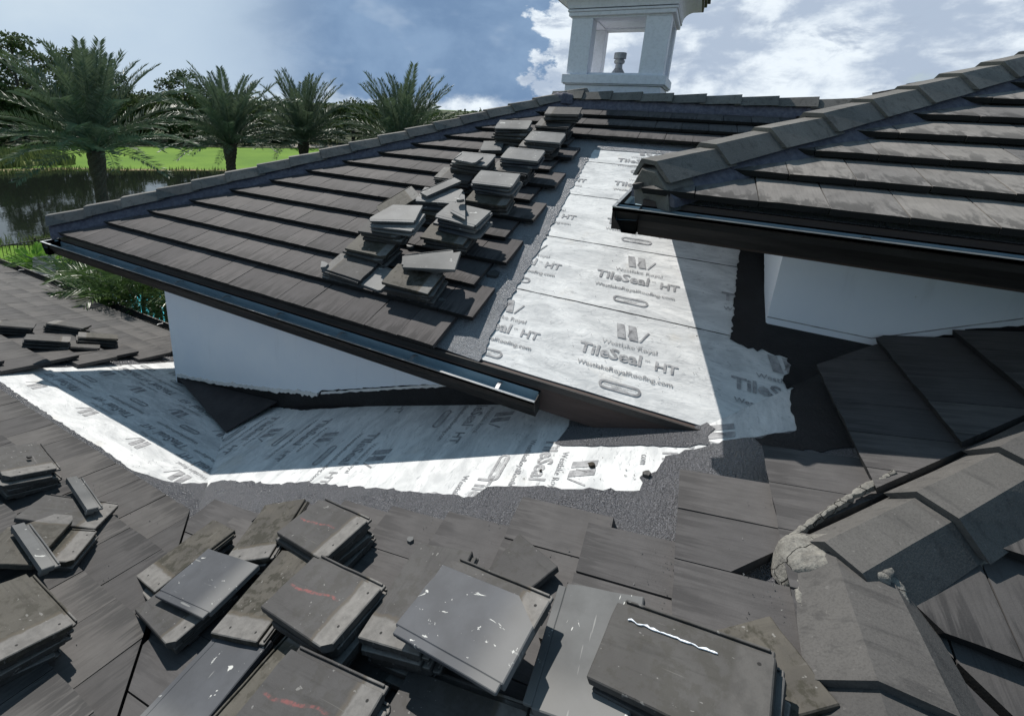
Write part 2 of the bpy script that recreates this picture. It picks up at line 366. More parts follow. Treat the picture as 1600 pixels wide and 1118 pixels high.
# ---------------------------------------------------------------- roof planes
T = .378; CT = 1/math.sqrt(1+T*T); ST = T*CT
class Plane:
    """a roof slope: local x runs along its courses, y up the slope, z out of it"""
    def __init__(s, gx, gy, off):
        s.gx, s.gy, s.off = gx, gy, off+Z0
        up = V((gx, gy, 0)).normalized(); s.v = V((up.x*CT, up.y*CT, ST)); s.n = V((-gx, -gy, 1)).normalized(); s.u = s.v.cross(s.n)
        o = V((0, 0, s.off))
        s.mw = Matrix(((s.u.x, s.v.x, s.n.x, o.x), (s.u.y, s.v.y, s.n.y, o.y), (s.u.z, s.v.z, s.n.z, o.z), (0, 0, 0, 1))); s.inv = s.mw.inverted()
    def z(s, x, y): return s.gx*x+s.gy*y+s.off
    def loc(s, x, y):
        p = s.inv @ V((x, y, s.z(x, y))); return (p.x, p.y)
    def hit(s, px, py, n=0.):
        """photo pixel -> local (u, v) on the plane raised by n"""
        d = CR*((px-PPX)/FPX) - CU*((py-PPY)/FPX) + CF
        o = s.mw @ V((0, 0, n)); k = (o-CAMPOS).dot(s.n)/d.dot(s.n)
        p = s.inv @ (CAMPOS+d*k); return (p.x, p.y)
PA = Plane(T, 0, -1.667); PB = Plane(0, -T, -2.011); PC = Plane(0, T, -2.537)
PD = Plane(0, T, -1.49); PF = Plane(0, T, -2.060); PG = Plane(-T, 0, -1.153)
def vhit(px, py, axis, val):
    """photo pixel -> point on the upright plane x=val or y=val"""
    d = CR*((px-PPX)/FPX) - CU*((py-PPY)/FPX) + CF
    return CAMPOS + d*(val/d[axis])
L, E = .40, .3075/CT                        # tile length and exposure
TH = .034                                   # thickness of a loose tile

def tile_bm(w, l=L, seed=0, nb=(.070, .103), nh=(.006, .046), bev=.0035):
    rs = random.Random(seed); bm = bmesh.new()
    j = lambda a: rs.uniform(-a, a)
    k = 3
    rows = []
    for (v, lo, hi) in ((0, *nb), (l, *nh)):
        rows.append([[bm.verts.new((-w/2+w*i/k+(j(.002) if i in (0, k) else 0), v+j(.003), z+j(.0012))) for i in range(k+1)] for z in (lo, hi)])
    (b0, b1), (h0, h1) = rows
    for i in range(k):
        bm.faces.new((b1[i], b1[i+1], h1[i+1], h1[i])); bm.faces.new((b0[i+1], b0[i], h0[i], h0[i+1]))
        bm.faces.new((b0[i], b0[i+1], b1[i+1], b1[i])); bm.faces.new((h0[i+1], h0[i], h1[i], h1[i+1]))
    bm.faces.new((b0[0], b1[0], h1[0], h0[0])); bm.faces.new((b1[k], b0[k], h0[k], h1[k]))
    if bev:
        es = [e for e in bm.edges if len(e.link_faces) == 2 and e.calc_face_angle(0) > 1.0]
        bmesh.ops.bevel(bm, geom=es, offset=bev, segments=1, affect='EDGES')
    return bm
TILES = {}
def tile_mesh(w, var, m):
    key = (round(w, 3), var, m)
    if key not in TILES:
        TILES[key] = to_mesh(tile_bm(w-.005, seed=var*17+int(w*1000)), 'roof_tile'); TILES[key].materials.append(M[m])
    return TILES[key]
def lay_tile(plane, parent, u, v, w, m, cuts=(), lift=0., rot=0., name='roof_tile', n=0.):
    """one tile in its course; cuts are world (point, normal) pairs"""
    mw = plane.mw @ Matrix.Translation((u, v, n+random.uniform(0, .003)+lift)) @ Matrix.Rotation(rot+random.uniform(-.006, .006), 4, 'Z') @ Matrix.Rotation(random.uniform(-.004, .004), 4, 'Y')
    need = []
    for co, no in cuts:
        pts = [mw @ V((sx*w/2, y, .04)) for sx in (-1, 1) for y in (0, L)]
        ds = [(p-co).dot(no) for p in pts]
        if min(ds) > -.02: return None
        if max(ds) > 0: need.append((co, no))
    var = random.randrange(4)
    if not need: return link(name, tile_mesh(w, var, m), None, parent, mw)
    bm = tile_bm(w-.005, seed=var, bev=0); inv = mw.inverted(); i3 = inv.to_3x3()
    for co, no in need: cut(bm, inv @ co, (i3 @ no).normalized())
    if not bm.faces: bm.free(); return None
    me = to_mesh(bm, 'roof_tile'); me.materials.append(M[m]); return link(name, me, None, parent, mw)
def clip2(poly, co, no):
    """clip an outline (u,v) by a plane given in the slope's own frame"""
    f = lambda p: (p[0]-co.x)*no.x + (p[1]-co.y)*no.y - co.z*no.z
    out = []
    for i in range(len(poly)):
        a, b = poly[i], poly[(i+1) % len(poly)]; da, db = f(a), f(b)
        if da <= 0: out.append(a)
        if (da < 0 < db) or (db < 0 < da):
            k = da/(da-db); out.append((a[0]+(b[0]-a[0])*k, a[1]+(b[1]-a[1])*k))
    return out
def sheet(name, plane, poly, m, parent, n=.005, thick=.004, seed=0, seg=.035, amp=.007, skip=(), cuts=()):
    poly = ragged(poly, seg, amp, seed, skip)
    for co, no in cuts: poly = clip2(poly, plane.inv @ co, plane.inv.to_3x3() @ no)
    from mathutils.geometry import delaunay_2d_cdt
    vs, es_, fs, *_ = delaunay_2d_cdt([V(p) for p in poly], [], [list(range(len(poly)))], 1, 1e-5)
    bm = bmesh.new(); hi = [bm.verts.new((p.x, p.y, n)) for p in vs]; lo = [bm.verts.new((p.x, p.y, n-thick)) for p in vs]; cnt = {}
    for f in fs:
        f = list(f)
        if area2([vs[i] for i in f]) < 0: f = f[::-1]
        bm.faces.new([hi[i] for i in f])
        for a, b in zip(f, f[1:]+f[:1]): cnt[(a, b)] = 1
    for a, b in cnt:
        if (b, a) not in cnt: bm.faces.new((hi[b], hi[a], lo[a], lo[b]))
    return link(name, to_mesh(bm, name), m, parent, plane.mw)
def deck(name, plane, xy, m, parent, n=0., thick=.12):
    return sheet(name, plane, [plane.loc(*p) for p in xy], m, parent, n, thick, skip=range(99))

def cap_mesh(l, w, h, m, seed, flare=.034):
    """angular hip cap: two sloping cheeks and a flat crown, the lower end a little larger"""
    bm = bmesh.new(); rs = random.Random(seed); rings = []
    for (y, s, dz) in ((0, 1.10, flare), (l*.5, 1.04, flare*.5), (l, .98, 0)):
        prof = [(-w/2, 0), (-w*.19, h), (w*.19, h), (w/2, 0)]
        inn = [(w/2-.028, 0), (w*.19-.012, h-.024), (-w*.19+.012, h-.024), (-w/2+.028, 0)]
        rings.append([bm.verts.new((x*s+rs.uniform(-.002, .002), y, z*s+dz)) for x, z in prof+inn])
    for a, b in zip(rings, rings[1:]):
        for i in range(8): bm.faces.new((a[i], a[(i+1) % 8], b[(i+1) % 8], b[i]))
    bm.faces.new(rings[0][::-1]); bm.faces.new(rings[-1])
    es = [e for e in bm.edges if len(e.link_faces) == 2 and e.calc_face_angle(0) > .5]
    bmesh.ops.bevel(bm, geom=es, offset=.009, segments=2, affect='EDGES')
    for v in bm.verts: v.co += V((noise.noise(v.co*9+V((seed, 0, 0))), noise.noise(v.co*9+V((0, seed, 0))), noise.noise(v.co*7+V((0, 0, seed)))))*.004
    bmesh.ops.recalc_face_normals(bm, faces=bm.faces)
    me = to_mesh(bm, 'cap'); me.materials.append(M[m]); return me
def ridge_run(parent, a, b, expo, w, h, m, name, lift=.06, l=None, mort='mortar', mw_=.20, seed=0, side_drop=.05, mh=None):
    """caps from a (low end) to b, on a bed of mortar"""
    a, b = V(a), V(b); d = (b-a).normalized(); tot = (b-a).length
    side = d.cross(V((0, 0, 1))).normalized(); up = side.cross(d)
    meshes = [cap_mesh(l or expo*1.16, w, h, m, seed+i) for i in range(3)]
    k = 0
    while k*expo < tot-.02:
        o = a + d*(k*expo) + up*lift
        mw = Matrix(((side.x, d.x, up.x, o.x), (side.y, d.y, up.y, o.y), (side.z, d.z, up.z, o.z), (0, 0, 0, 1)))
        mw = mw @ Matrix.Rotation(random.uniform(-.012, .012), 4, 'Z') @ Matrix.Rotation(random.uniform(-.012, .012)+.035, 4, 'X')
        link(name, meshes[k % 3], None, parent, mw); k += 1
    # mortar: a lumpy ridge-shaped bed, wider than the caps
    bm = bmesh.new(); N_ = max(4, int(tot/.035)); rows = []
    ht = lift+.02 if mh is None else mh
    for i in range(N_+1):
        p = a + d*(tot*i/N_); row = []
        for q, hh in ((-1.0, -side_drop-.03), (-.97, 0), (-.62, 1), (0, 1.25), (.62, 1), (.97, 0), (1.0, -side_drop-.03)):
            nz = noise.noise(p*7+V((q*5, seed, 0)))*.5 + noise.noise(p*23+V((q*9, seed, 2)))*.4
            x = q*(mw_+nz*.022); z = (hh if hh < 0 else hh*ht - (1-hh)*side_drop*.6) + nz*.012
            row.append(bm.verts.new(p+side*x+up*z))
        rows.append(row)
    for r0, r1 in zip(rows, rows[1:]):
        for i in range(6): bm.faces.new((r0[i], r0[i+1], r1[i+1], r1[i]))
    for r in (rows[0], rows[-1]): bm.faces.new(r)
    bmesh.ops.recalc_face_normals(bm, faces=bm.faces)
    link('mortar_bed', to_mesh(bm, 'mortar_bed'), mort, parent, Matrix())
    return d, side, up
def lump(name, m, parent, pts, hgt, seed, normal=V((0, 0, 1)), amp=.02):
    """a trowelled patch: outline of world points, domed and roughened"""
    c = sum((V(p) for p in pts), V())/len(pts); bm = bmesh.new(); rings = []
    for s in (1.0, .95, .86, .74, .6, .45, .3, .15):
        ring = []
        k = 56
        for i in range(k):
            f = i/k*len(pts); a, b = V(pts[int(f) % len(pts)]), V(pts[(int(f)+1) % len(pts)])
            p = c.lerp(a.lerp(b, f-int(f)), s)
            nz = noise.noise(p*12+V((seed, 0, 0)))*amp + noise.noise(p*38)*amp*.5 + noise.noise(p*95)*amp*.25
            up = hgt*(1-s**5)**.5 if s < 1 else -.06
            ring.append(bm.verts.new(p + normal*(up+nz*(s < 1))))
        rings.append(ring)
    for a, b in zip(rings, rings[1:]):
        for i in range(len(a)): bm.faces.new((a[i], a[(i+1) % len(a)], b[(i+1) % len(a)], b[i]))
    bm.faces.new(rings[-1])
    return link(name, to_mesh(bm, name, True), m, parent, Matrix())
def gutter_run(parent, a, b, out, w=.135, h=.125, caps=(True, True), hangers=9, mat_='gutter', lip='edge', lining='gutter_sky_tint'):
    """K-style gutter from a to b (points on the fascia at lip height); out = unit vector away from the wall"""
    a, b, out = V(a), V(b), V(out); d = (b-a); ln = d.length; d.normalize(); up = V((0, 0, 1))
    prof = [(0, .012), (0, -h), (w*.55, -h), (w*.66, -h*.72), (w*.86, -h*.40), (w*.90, -.018), (w, -.010), (w, .004), (w-.018, .004)]
    th = .004
    def pt(o, z, q): return a + d*q + out*o + up*z
    bm = bmesh.new()
    A = [bm.verts.new(pt(o, z, 0)) for o, z in prof]; B = [bm.verts.new(pt(o, z, ln)) for o, z in prof]
    for i in range(len(prof)-1): bm.faces.new((A[i], A[i+1], B[i+1], B[i]))
    bmesh.ops.solidify(bm, geom=bm.faces[:], thickness=th)
    for q, on in ((0, caps[0]), (ln, caps[1])):
        if on:
            pr = prof[:8]
            f0 = [bm.verts.new(pt(o, z, q-.002)) for o, z in pr]; f1 = [bm.verts.new(pt(o, z, q+.002)) for o, z in pr]
            bm.faces.new(f0); bm.faces.new(f1[::-1])
            for i in range(len(pr)): bm.faces.new((f0[i], f0[(i+1) % len(pr)], f1[(i+1) % len(pr)], f1[i]))
    bmesh.ops.recalc_face_normals(bm, faces=bm.faces)
    g = link('gutter', to_mesh(bm, 'gutter'), mat_, parent, Matrix())
    bm = bmesh.new()                        # inside faces, set shallow to catch more sky light
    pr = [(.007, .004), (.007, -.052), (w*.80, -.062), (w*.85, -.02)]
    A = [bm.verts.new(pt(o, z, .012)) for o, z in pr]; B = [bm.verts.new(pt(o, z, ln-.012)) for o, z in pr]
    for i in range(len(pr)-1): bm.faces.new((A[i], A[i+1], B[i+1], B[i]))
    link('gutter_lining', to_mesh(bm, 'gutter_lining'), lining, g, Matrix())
    bm = bmesh.new()                        # worn bright lip
    for s in ((w-.012, .0045), (w+.0015, .0045), (w+.0015, .010), (w-.012, .010)): pass
    ring = [(w-.014, .006), (w+.003, .006), (w+.003, .010), (w-.014, .010)]
    A = [bm.verts.new(pt(o, z, 0)) for o, z in ring]; B = [bm.verts.new(pt(o, z, ln)) for o, z in ring]
    for i in range(4): bm.faces.new((A[i], A[(i+1) % 4], B[(i+1) % 4], B[i]))
    bm.faces.new(A); bm.faces.new(B[::-1]); bmesh.ops.recalc_face_normals(bm, faces=bm.faces)
    link('lip', to_mesh(bm, 'lip'), lip, g, Matrix())
    for i in range(hangers):
        q = ln*(i+.6)/hangers; bm = bmesh.new()
        n_ = 7; rr = []
        for j in range(n_):
            f = j/(n_-1); o = .006+(w-.022)*f; z = -.012 + .022*sin(pi*f)*(1-f)
            rr.append([bm.verts.new(pt(o, z+dz, q+s)) for s, dz in ((-.011, 0), (.011, 0), (.011, .004), (-.011, .004))])
        for x, y in zip(rr, rr[1:]):
            for k in range(4): bm.faces.new((x[k], x[(k+1) % 4], y[(k+1) % 4], y[k]))
        bm.faces.new(rr[0]); bm.faces.new(rr[-1]); bmesh.ops.recalc_face_normals(bm, faces=bm.faces)
        link('hanger', to_mesh(bm, 'hanger'), 'metal', g, Matrix())
    return g
def solid(name, pts8, m, parent):
    """box from 4 bottom and 4 top world points"""
    bm = bmesh.new(); vs = [bm.verts.new(p) for p in pts8]
    for q in ((0, 1, 2, 3), (4, 7, 6, 5), (0, 4, 5, 1), (1, 5, 6, 2), (2, 6, 7, 3), (3, 7, 4, 0)): bm.faces.new([vs[i] for i in q])
    bmesh.ops.recalc_face_normals(bm, faces=bm.faces)
    return link(name, to_mesh(bm, name), m, parent, Matrix())
def abox(name, a, b, m, parent, bev=0.):
    bm = bmesh.new(); box(bm, a, b, None, bev); bmesh.ops.recalc_face_normals(bm, faces=bm.faces)
    return link(name, to_mesh(bm, name), m, parent, Matrix())

# ---------------------------------------------------------------- printed lettering
def text_bm(bm, body, width, u, v, off=0., shear=0.):
    cu = bpy.data.curves.new('t', 'FONT'); cu.body = body; cu.align_x = 'CENTER'; cu.resolution_u = 2; cu.offset = off
    ob = bpy.data.objects.new('t', cu); COL.objects.link(ob)
    dg = bpy.context.evaluated_depsgraph_get(); me = bpy.data.meshes.new_from_object(ob.evaluated_get(dg))
    xs = [p.co.x for p in me.vertices]; s = width/(max(xs)-min(xs)); cx = (max(xs)+min(xs))/2
    me.transform(Matrix.Translation((u-cx*s, v, 0)) @ Matrix.Scale(s, 4)); bm.from_mesh(me)
    bpy.data.objects.remove(ob); bpy.data.curves.remove(cu); bpy.data.meshes.remove(me)
def flat(bm, pts, z=0.): 
    if area2(pts) < 0: pts = pts[::-1]
    bm.faces.new([bm.verts.new((x, y, z)) for x, y in pts])
def print_block():
    bm = bmesh.new()
    text_bm(bm, 'TileSeal', .375, -.100, .205, .028); text_bm(bm, 'HT', .125, .228, .205, .028); text_bm(bm, 'TM', .03, .117, .252)
    text_bm(bm, 'Westlake Royal', .33, 0, .325); text_bm(bm, 'WestlakeRoyalRoofing.com', .545, 0, .105, .012)
    w0, y0, y1 = -.02, .40, .53
    for x in (-.085, -.012):                # the W: two heavy down-strokes, two fine up-strokes
        flat(bm, [(w0+x, y1), (w0+x+.048, y1), (w0+x+.078, y0), (w0+x+.025, y0)])
    flat(bm, [(w0-.004, y0+.03), (w0+.004, y0+.03), (w0+.024, y1-.04), (w0+.012, y1-.04)])
    flat(bm, [(w0+.071, y0), (w0+.082, y0), (w0+.125, y1-.03), (w0+.112, y1-.03)])
    def pill(w, h, k=10):
        r = h/2; return [(w/2-r+r*cos(a), r*sin(a)) for a in [(-.5+i/k)*pi for i in range(k+1)]] + [(-w/2+r+r*cos(a), r*sin(a)) for a in [(.5+i/k)*pi for i in range(k+1)]]
    o, i_ = pill(.235, .066), pill(.205, .036); n = len(o)
    vo = [bm.verts.new((x, y, 0)) for x, y in o]; vi = [bm.verts.new((x, y, 0)) for x, y in i_]
    for k in range(n): bm.faces.new((vo[k], vo[(k+1) % n], vi[(k+1) % n], vi[k]))
    text_bm(bm, 'MIAMI-DADE COUNTY', .18, 0, .001); text_bm(bm, 'APPROVED', .09, 0, -.015)
    bmesh.ops.triangulate(bm, faces=bm.faces[:])
    for f in bm.faces:
        if f.normal.z < 0: f.normal_flip()
    return to_mesh(bm, 'lettering')
BLOCK = print_block()
def letter(plane, parent, u, v, n=.0085, cuts=(), m='ink'):
    mw = plane.mw @ Matrix.Translation((u, v, n)) @ Matrix.Rotation(random.uniform(-.01, .01), 4, 'Z')
    me = BLOCK
    if cuts:
        bm = bmesh.new(); bm.from_mesh(BLOCK); inv = mw.inverted(); i3 = inv.to_3x3()
        for co, no in cuts:
            bmesh.ops.bisect_plane(bm, geom=bm.verts[:]+bm.edges[:]+bm.faces[:], plane_co=inv @ co, plane_no=(i3 @ no).normalized(), clear_outer=True)
        if not bm.faces: bm.free(); return
        me = to_mesh(bm, 'lettering')
    tag(link('lettering', me, m, parent, mw), kind='stuff')

# ================================================================ ROOFS AND WALLS
def W(x, y, z=0.): return V((x, y, Z0+z))
def vcut(x, y, nx, ny): return (V((x, y, 0)), V((nx, ny, 0)).normalized())
VAL_AB = vcut(-.91, 0, -1, -1)              # keeps the A side
VAL_AB_B = vcut(-.91, 0, 1, 1)              # keeps the B side
VAL_AC = vcut(0, 2.30, -1, 1)               # keeps the A side
VAL_AC_C = vcut(0, 2.30, 1, -1)             # keeps the C side
WT = {}
def hits(plane, pts, n=.005): return [plane.hit(x, y, n) for x, y in pts]

# ---------- slope A (with the small slopes F and G beyond its ridge)
RX, RY = .68, 1.72                          # where the two ridges meet
ra = thing('valley_roof', 'brown-grey tiled slope in front with piles of lifted tiles and big ridge caps', 'roof', W(0, 0, -1.667))
deck('roof_deck', PA, [(-5.2, 4.3), (-.91+1.2, -1.2), (RX, -1.2), (RX, RY), (2.75, 3.78), (2.0, 4.3)], 'mastic', ra, 0., .1)
deck('roof_deck', PF, [(RX, RY), (3.6, -1.13), (3.6, 3.7), (2.68, 3.7)], 'mastic', ra, 0., .1)
deck('roof_deck', PG, [(RX, RY), (RX, -1.2), (3.6, -1.2), (3.6, -1.13)], 'mastic', ra, 0., .1)
# white sheet on A
bot = [(330, 755), (352, 751), (430, 757), (470, 754), (600, 765), (740, 778), (763, 762), (850, 760), (900, 766), (1000, 768), (1006, 742), (1026, 738), (1040, 714), (1085, 704), (1130, 690), (1190, 683), (1245, 675)]
bl = hits(PA, bot)
memA = [PA.loc(-2.55, 1.60), PA.loc(.0, 1.85), PA.loc(.8, 2.3), PA.loc(1.25, 3.55), PA.loc(.32, 2.62), PA.loc(.1, 2.89), PA.loc(-3.8, 2.89)]
mA = sheet('underlayment', PA, memA, 'sheet', ra, .006, .004, 3, cuts=[VAL_AB])
for x, y in ((-2.745, 2.40), (-2.11, 2.364), (-1.507, 2.175), (-.84, 2.66), (-.23, 2.16), (-1.50, 3.02), (-.50, 1.80), (.36, 2.52)):
    u, v = PA.loc(x, y); letter(PA, mA, u, v-.46, cuts=[VAL_AB] + ([VAL_AC] if x > .1 else []))
for u, v0 in ((PA.loc(0, 2.08)[0], 0),):
    pass
cov = bl + [PA.loc(.95, 2.60), PA.loc(.60, 1.70), PA.loc(.50, 1.3), PA.loc(-2.45, 1.3)]
sheet('mastic_strip', PA, cov, 'mastic', ra, .013, .006, 5, .03, .007, skip=range(len(bl)-1, len(bl)+4), cuts=[VAL_AB])
tri = hits(PA, [(893, 645), (888, 668), (868, 693), (888, 697), (950, 698), (1000, 696), (1060, 699), (1112, 696), (1106, 682), (1118, 671), (1104, 660)]) + [PA.loc(.2, 2.88), PA.loc(-.2, 2.88)]
sheet('mastic_strip', PA, tri, 'mastic', ra, .012, .006, 6, .03, .006)
blk = hits(PA, [(424, 634), (470, 641), (530, 637), (640, 631), (720, 626), (830, 618)]) + [PA.loc(-.6, 2.88), PA.loc(-3.25, 2.88)]
sheet('black_membrane', PA, blk, 'black', ra, .012, .006, 7, .03, .006)
blk = hits(PA, [(1180, 687), (1245, 675), (1236, 645), (1240, 600)]) + [PA.loc(.95, 3.45), PA.loc(1.4, 3.45), PA.loc(1.1, 2.5), PA.loc(.56, 2.36)]
sheet('black_membrane', PA, blk, 'black', ra, .016, .005, 8, .03, .010, cuts=[VAL_AC])
# tiles on A: each course starts where the photograph shows it stripped back to
v0 = PA.hit(1060, 810, .082)[1]; WA = .252
HIPCUT = vcut(RX-.10, RY+.10, 1, -1); RIDGECUT = vcut(RX-.08, RY, 1, 0)
tops = {0: (1062, 741), 1: (940, 827), 2: (823, 785), 3: (706, 806), 4: (553, 790), 5: (437, 775), 6: (325, 768), 7: (300, 800), -1: (1203, 704)}
for k in range(-6, 12):
    v = v0 - k*E
    if k in tops: u = PA.hit(*tops[k], .075)[0]
    elif k < -1: u = -3.42
    else: u = -1.55 + (k % 2)*WA/2
    x = v*CT
    while u < (.75 if k < 6 else 1.4):
        y = -(u+WA/2)
        hip = y > RY-.05
        if not (k < -1 and y > 3.46):
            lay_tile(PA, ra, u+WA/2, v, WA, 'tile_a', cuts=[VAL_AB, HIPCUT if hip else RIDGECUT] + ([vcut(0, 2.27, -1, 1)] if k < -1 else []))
        u += WA
# tiles on F and G
vF = PF.hit(1500, 1003, .082)[1]
for k in range(-6, 7):
    v = vF + k*E
    for i in range(15):
        u = -.2 + i*.27 + (k % 2)*.135
        if v*CT > 3.5: continue
        lay_tile(PF, ra, u, v, .27, 'tile_b', cuts=[vcut(RX+.03, RY-.03, -1, 1), vcut(RX+RY+.03, 0, -1, -1)])
for k in range(0, 9):
    v = PG.loc(RX+.1, 0)[1] - .30 - k*E
    for i in range(14):
        u = -1.2 + i*.27 + (k % 2)*.135
        lay_tile(PG, ra, u, v, .27, 'tile_a', cuts=[vcut(RX+RY-.03, 0, 1, 1), vcut(RX+.05, 0, -1, 0)])
zr = T*RX-1.667
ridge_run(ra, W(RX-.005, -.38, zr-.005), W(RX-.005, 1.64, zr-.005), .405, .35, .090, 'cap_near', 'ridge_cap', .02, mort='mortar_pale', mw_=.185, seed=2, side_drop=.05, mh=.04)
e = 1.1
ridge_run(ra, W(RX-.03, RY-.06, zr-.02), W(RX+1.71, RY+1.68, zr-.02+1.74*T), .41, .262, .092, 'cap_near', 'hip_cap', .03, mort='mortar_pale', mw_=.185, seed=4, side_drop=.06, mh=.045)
def bead(plane, px, n, r, m, seed, name='mortar_bead'):
    """a continuous ragged smear of mortar pressed along a cap's edge"""
    P = [plane.mw @ V((*plane.hit(x, y, n), n)) for x, y in px]; bm = bmesh.new(); rows = []; off = V((seed*7., 0, 0))
    for a, b in zip(P, P[1:]):
        ln = (b-a).length; d = (b-a).normalized(); sd = d.cross(plane.n); q = max(2, int(ln/.006))
        for i in range(q):
            c = a.lerp(b, i/q); w = r*(.55+.75*abs(noise.noise(c*11+off))+.45*noise.noise(c*38+off)); h = r*(.35+.35*noise.noise(c*26+off)+.25*noise.noise(c*70))
            c = c + sd*r*.5*noise.noise(c*8+off*2)
            rows.append([bm.verts.new(c+sd*x*w+plane.n*(z*h-.012*(z < 0))+sd*noise.noise(c*90+V((x, 0, 0)))*r*.2) for x, z in ((-1.15, -.8), (-.95, .25), (-.4, .8), (.1, 1.), (.6, .7), (1., .2), (1.15, -.8))])
    for x, y in zip(rows, rows[1:]):
        for k in range(6): bm.faces.new((x[k], x[k+1], y[k+1], y[k]))
    bmesh.ops.recalc_face_normals(bm, faces=bm.faces)
    return link(name, to_mesh(bm, name), m, ra, Matrix())
bead(PA, [(1246, 900), (1252, 940), (1259, 985), (1268, 1035), (1277, 1085), (1284, 1130)], .098, .017, 'mortar_pale', 3)
bead(PA, [(1234, 836), (1280, 806), (1338, 768), (1400, 735)], .10, .011, 'mortar_pale', 4)
pts = [PA.mw @ V((*PA.hit(px, py, .09), .09)) for px, py in ((1210, 852), (1240, 836), (1300, 846), (1355, 866), (1400, 900), (1395, 918), (1345, 912), (1290, 908), (1232, 898), (1212, 876))]
lump('mortar_patch', 'mortar_pale', ra, pts, .042, 3, V((0, 0, 1)), .016)
pts = [PF.mw @ V((*PF.hit(px, py, .10), .10)) for px, py in ((1345, 868), (1375, 885), (1412, 935), (1425, 968), (1408, 960), (1375, 930), (1345, 905))]
lump('mortar_patch', 'mortar_pale', ra, pts, .045, 9, V((0, 0, 1)), .016)

# ---------- slope B, running from beside the camera down past the stucco wall to its own eave
rb = thing('tiled_roof', 'grey tiled slope at left with palm shade on its far eave', 'roof', W(-4, 1.4, -2.6))
deck('roof_deck', PB, [(-9.5, -1.6), (.69, -1.6), (-3.9, 2.99), (-4.6, 2.99), (-4.6, 4.02), (-13.5, 4.02), (-9.5, 1.2)], 'mastic', rb, 0., .1)
memB = [PB.loc(-7.5, 1.35), PB.loc(-2.2, 1.35), PB.loc(-3.78, 2.89), PB.loc(-4.7, 2.89), PB.loc(-4.7, 3.98), PB.loc(-5.8, 3.98), PB.loc(-6.1, 1.6)]
mB = sheet('underlayment', PB, memB, 'sheet', rb, .006, .004, 11, cuts=[VAL_AB_B])
for x, y in ((-4.291, 1.80), (-3.53, 1.787), (-2.91, 1.70), (-5.07, 1.765), (-3.9, 2.36), (-4.62, 2.40), (-5.2, 2.42), (-4.30, 2.99), (-4.95, 3.0), (-5.25, 3.55), (-3.30, 2.38)):
    u, v = PB.loc(x, y); letter(PB, mB, u, v-.46, cuts=[VAL_AB_B])
e1 = [(-40, 580), (0, 597), (60, 638), (110, 672), (160, 702), (205, 735), (260, 753), (283, 757), (334, 755)]
cov = hits(PB, e1) + [PB.loc(-1.7, .9), PB.loc(-7, 1.0)]
sheet('mastic_strip', PB, cov, 'mastic', rb, .013, .006, 12, .03, .006, skip=range(len(e1)-1, 20), cuts=[VAL_AB_B])
e2 = [(-30, 574), (0, 573), (90, 574), (160, 571), (230, 568), (272, 565)]
cov = hits(PB, e2) + [PB.loc(-5.2, 3.98), PB.loc(-6.5, 3.98), PB.loc(-6.6, 1.6)]
sheet('mastic_strip', PB, cov, 'mastic', rb, .013, .006, 13, .03, .006, skip=range(len(e2)-1, 20))
vB = PB.hit(150, 709, .08)[1]; WB = .27
for k in range(-9, 9):
    v = vB + k*E; y = -v*CT
    xr = (-5.56 if k % 2 else -5.42) + (-k)*.03*0 if k < 0 else -.85-y+.2
    xl = -5.9-(y-1.5)*2.75 if y > 1.5 else (-7.0 if k <= 2 else -5.4 if k <= 4 else -4.2)
    if y > 4.15: continue
    x = xr if k < 0 else xr + (k % 2)*WB/2
    while x > xl:
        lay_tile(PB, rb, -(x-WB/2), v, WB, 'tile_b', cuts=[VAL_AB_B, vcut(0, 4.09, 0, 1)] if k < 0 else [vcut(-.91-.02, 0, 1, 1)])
        x -= WB
zb = -2.011-T*4.02
abox('fascia', W(-13.5, 4.02, zb-.16), W(-4.6, 4.05, zb+.02), 'fascia', rb)
gutter_run(rb, W(-4.66, 4.05, zb+.03), W(-13.5, 4.05, zb+.03), (0, 1, 0), hangers=6, lip='gutter', lining='gutter')
# dark triangular felt sheet closing the foot of the valley against the wall
bm = bmesh.new()
pa, pb_, pc = vhit(277, 589, 1, 2.845), PB.mw @ V((*PB.hit(353, 676, .02), .02)), vhit(434, 628, 1, 2.845)
for o in (0, .012): pass
lo = [bm.verts.new(p) for p in (pa, pb_, pc)]; hi = [bm.verts.new(p+V((0, -.004, .012))) for p in (pa, pb_, pc)]
bm.faces.new(hi); bm.faces.new(lo[::-1])
for i in range(3): bm.faces.new((lo[i], lo[(i+1) % 3], hi[(i+1) % 3], hi[i]))
bmesh.ops.recalc_face_normals(bm, faces=bm.faces)
link('valley_flashing', to_mesh(bm), 'cricket', rb, Matrix())

# ---------- hip roof C
rc = thing('hip_roof', 'dark tiled hip roof carrying two rows of tile piles, bronze gutter below', 'roof', W(-6, 2.6, -1.55))
HA, HB = (-5.985, 2.6), (-1.70, 6.95)       # the hip in plan
CX1 = 6.0
deck('roof_deck', PC, [(HA[0], 2.6), (.30, 2.6), (1.6, 3.9), (CX1, 3.9), (CX1, 6.95), HB], 'mastic_glare', rc, 0., .05)
PC2 = Plane(.3837, 0, -1.554+.3837*5.985); PC3 = Plane(0, -T, -2.537+2*T*6.95)
deck('roof_deck', PC2, [(-5.985, 2.6), HB, (-5.985, 11.3)], 'tile_c', rc, .05, .1)
deck('roof_deck', PC3, [HB, (CX1, 6.95), (CX1, 11.3), (-5.985, 11.3)], 'tile_c', rc, .05, .1)
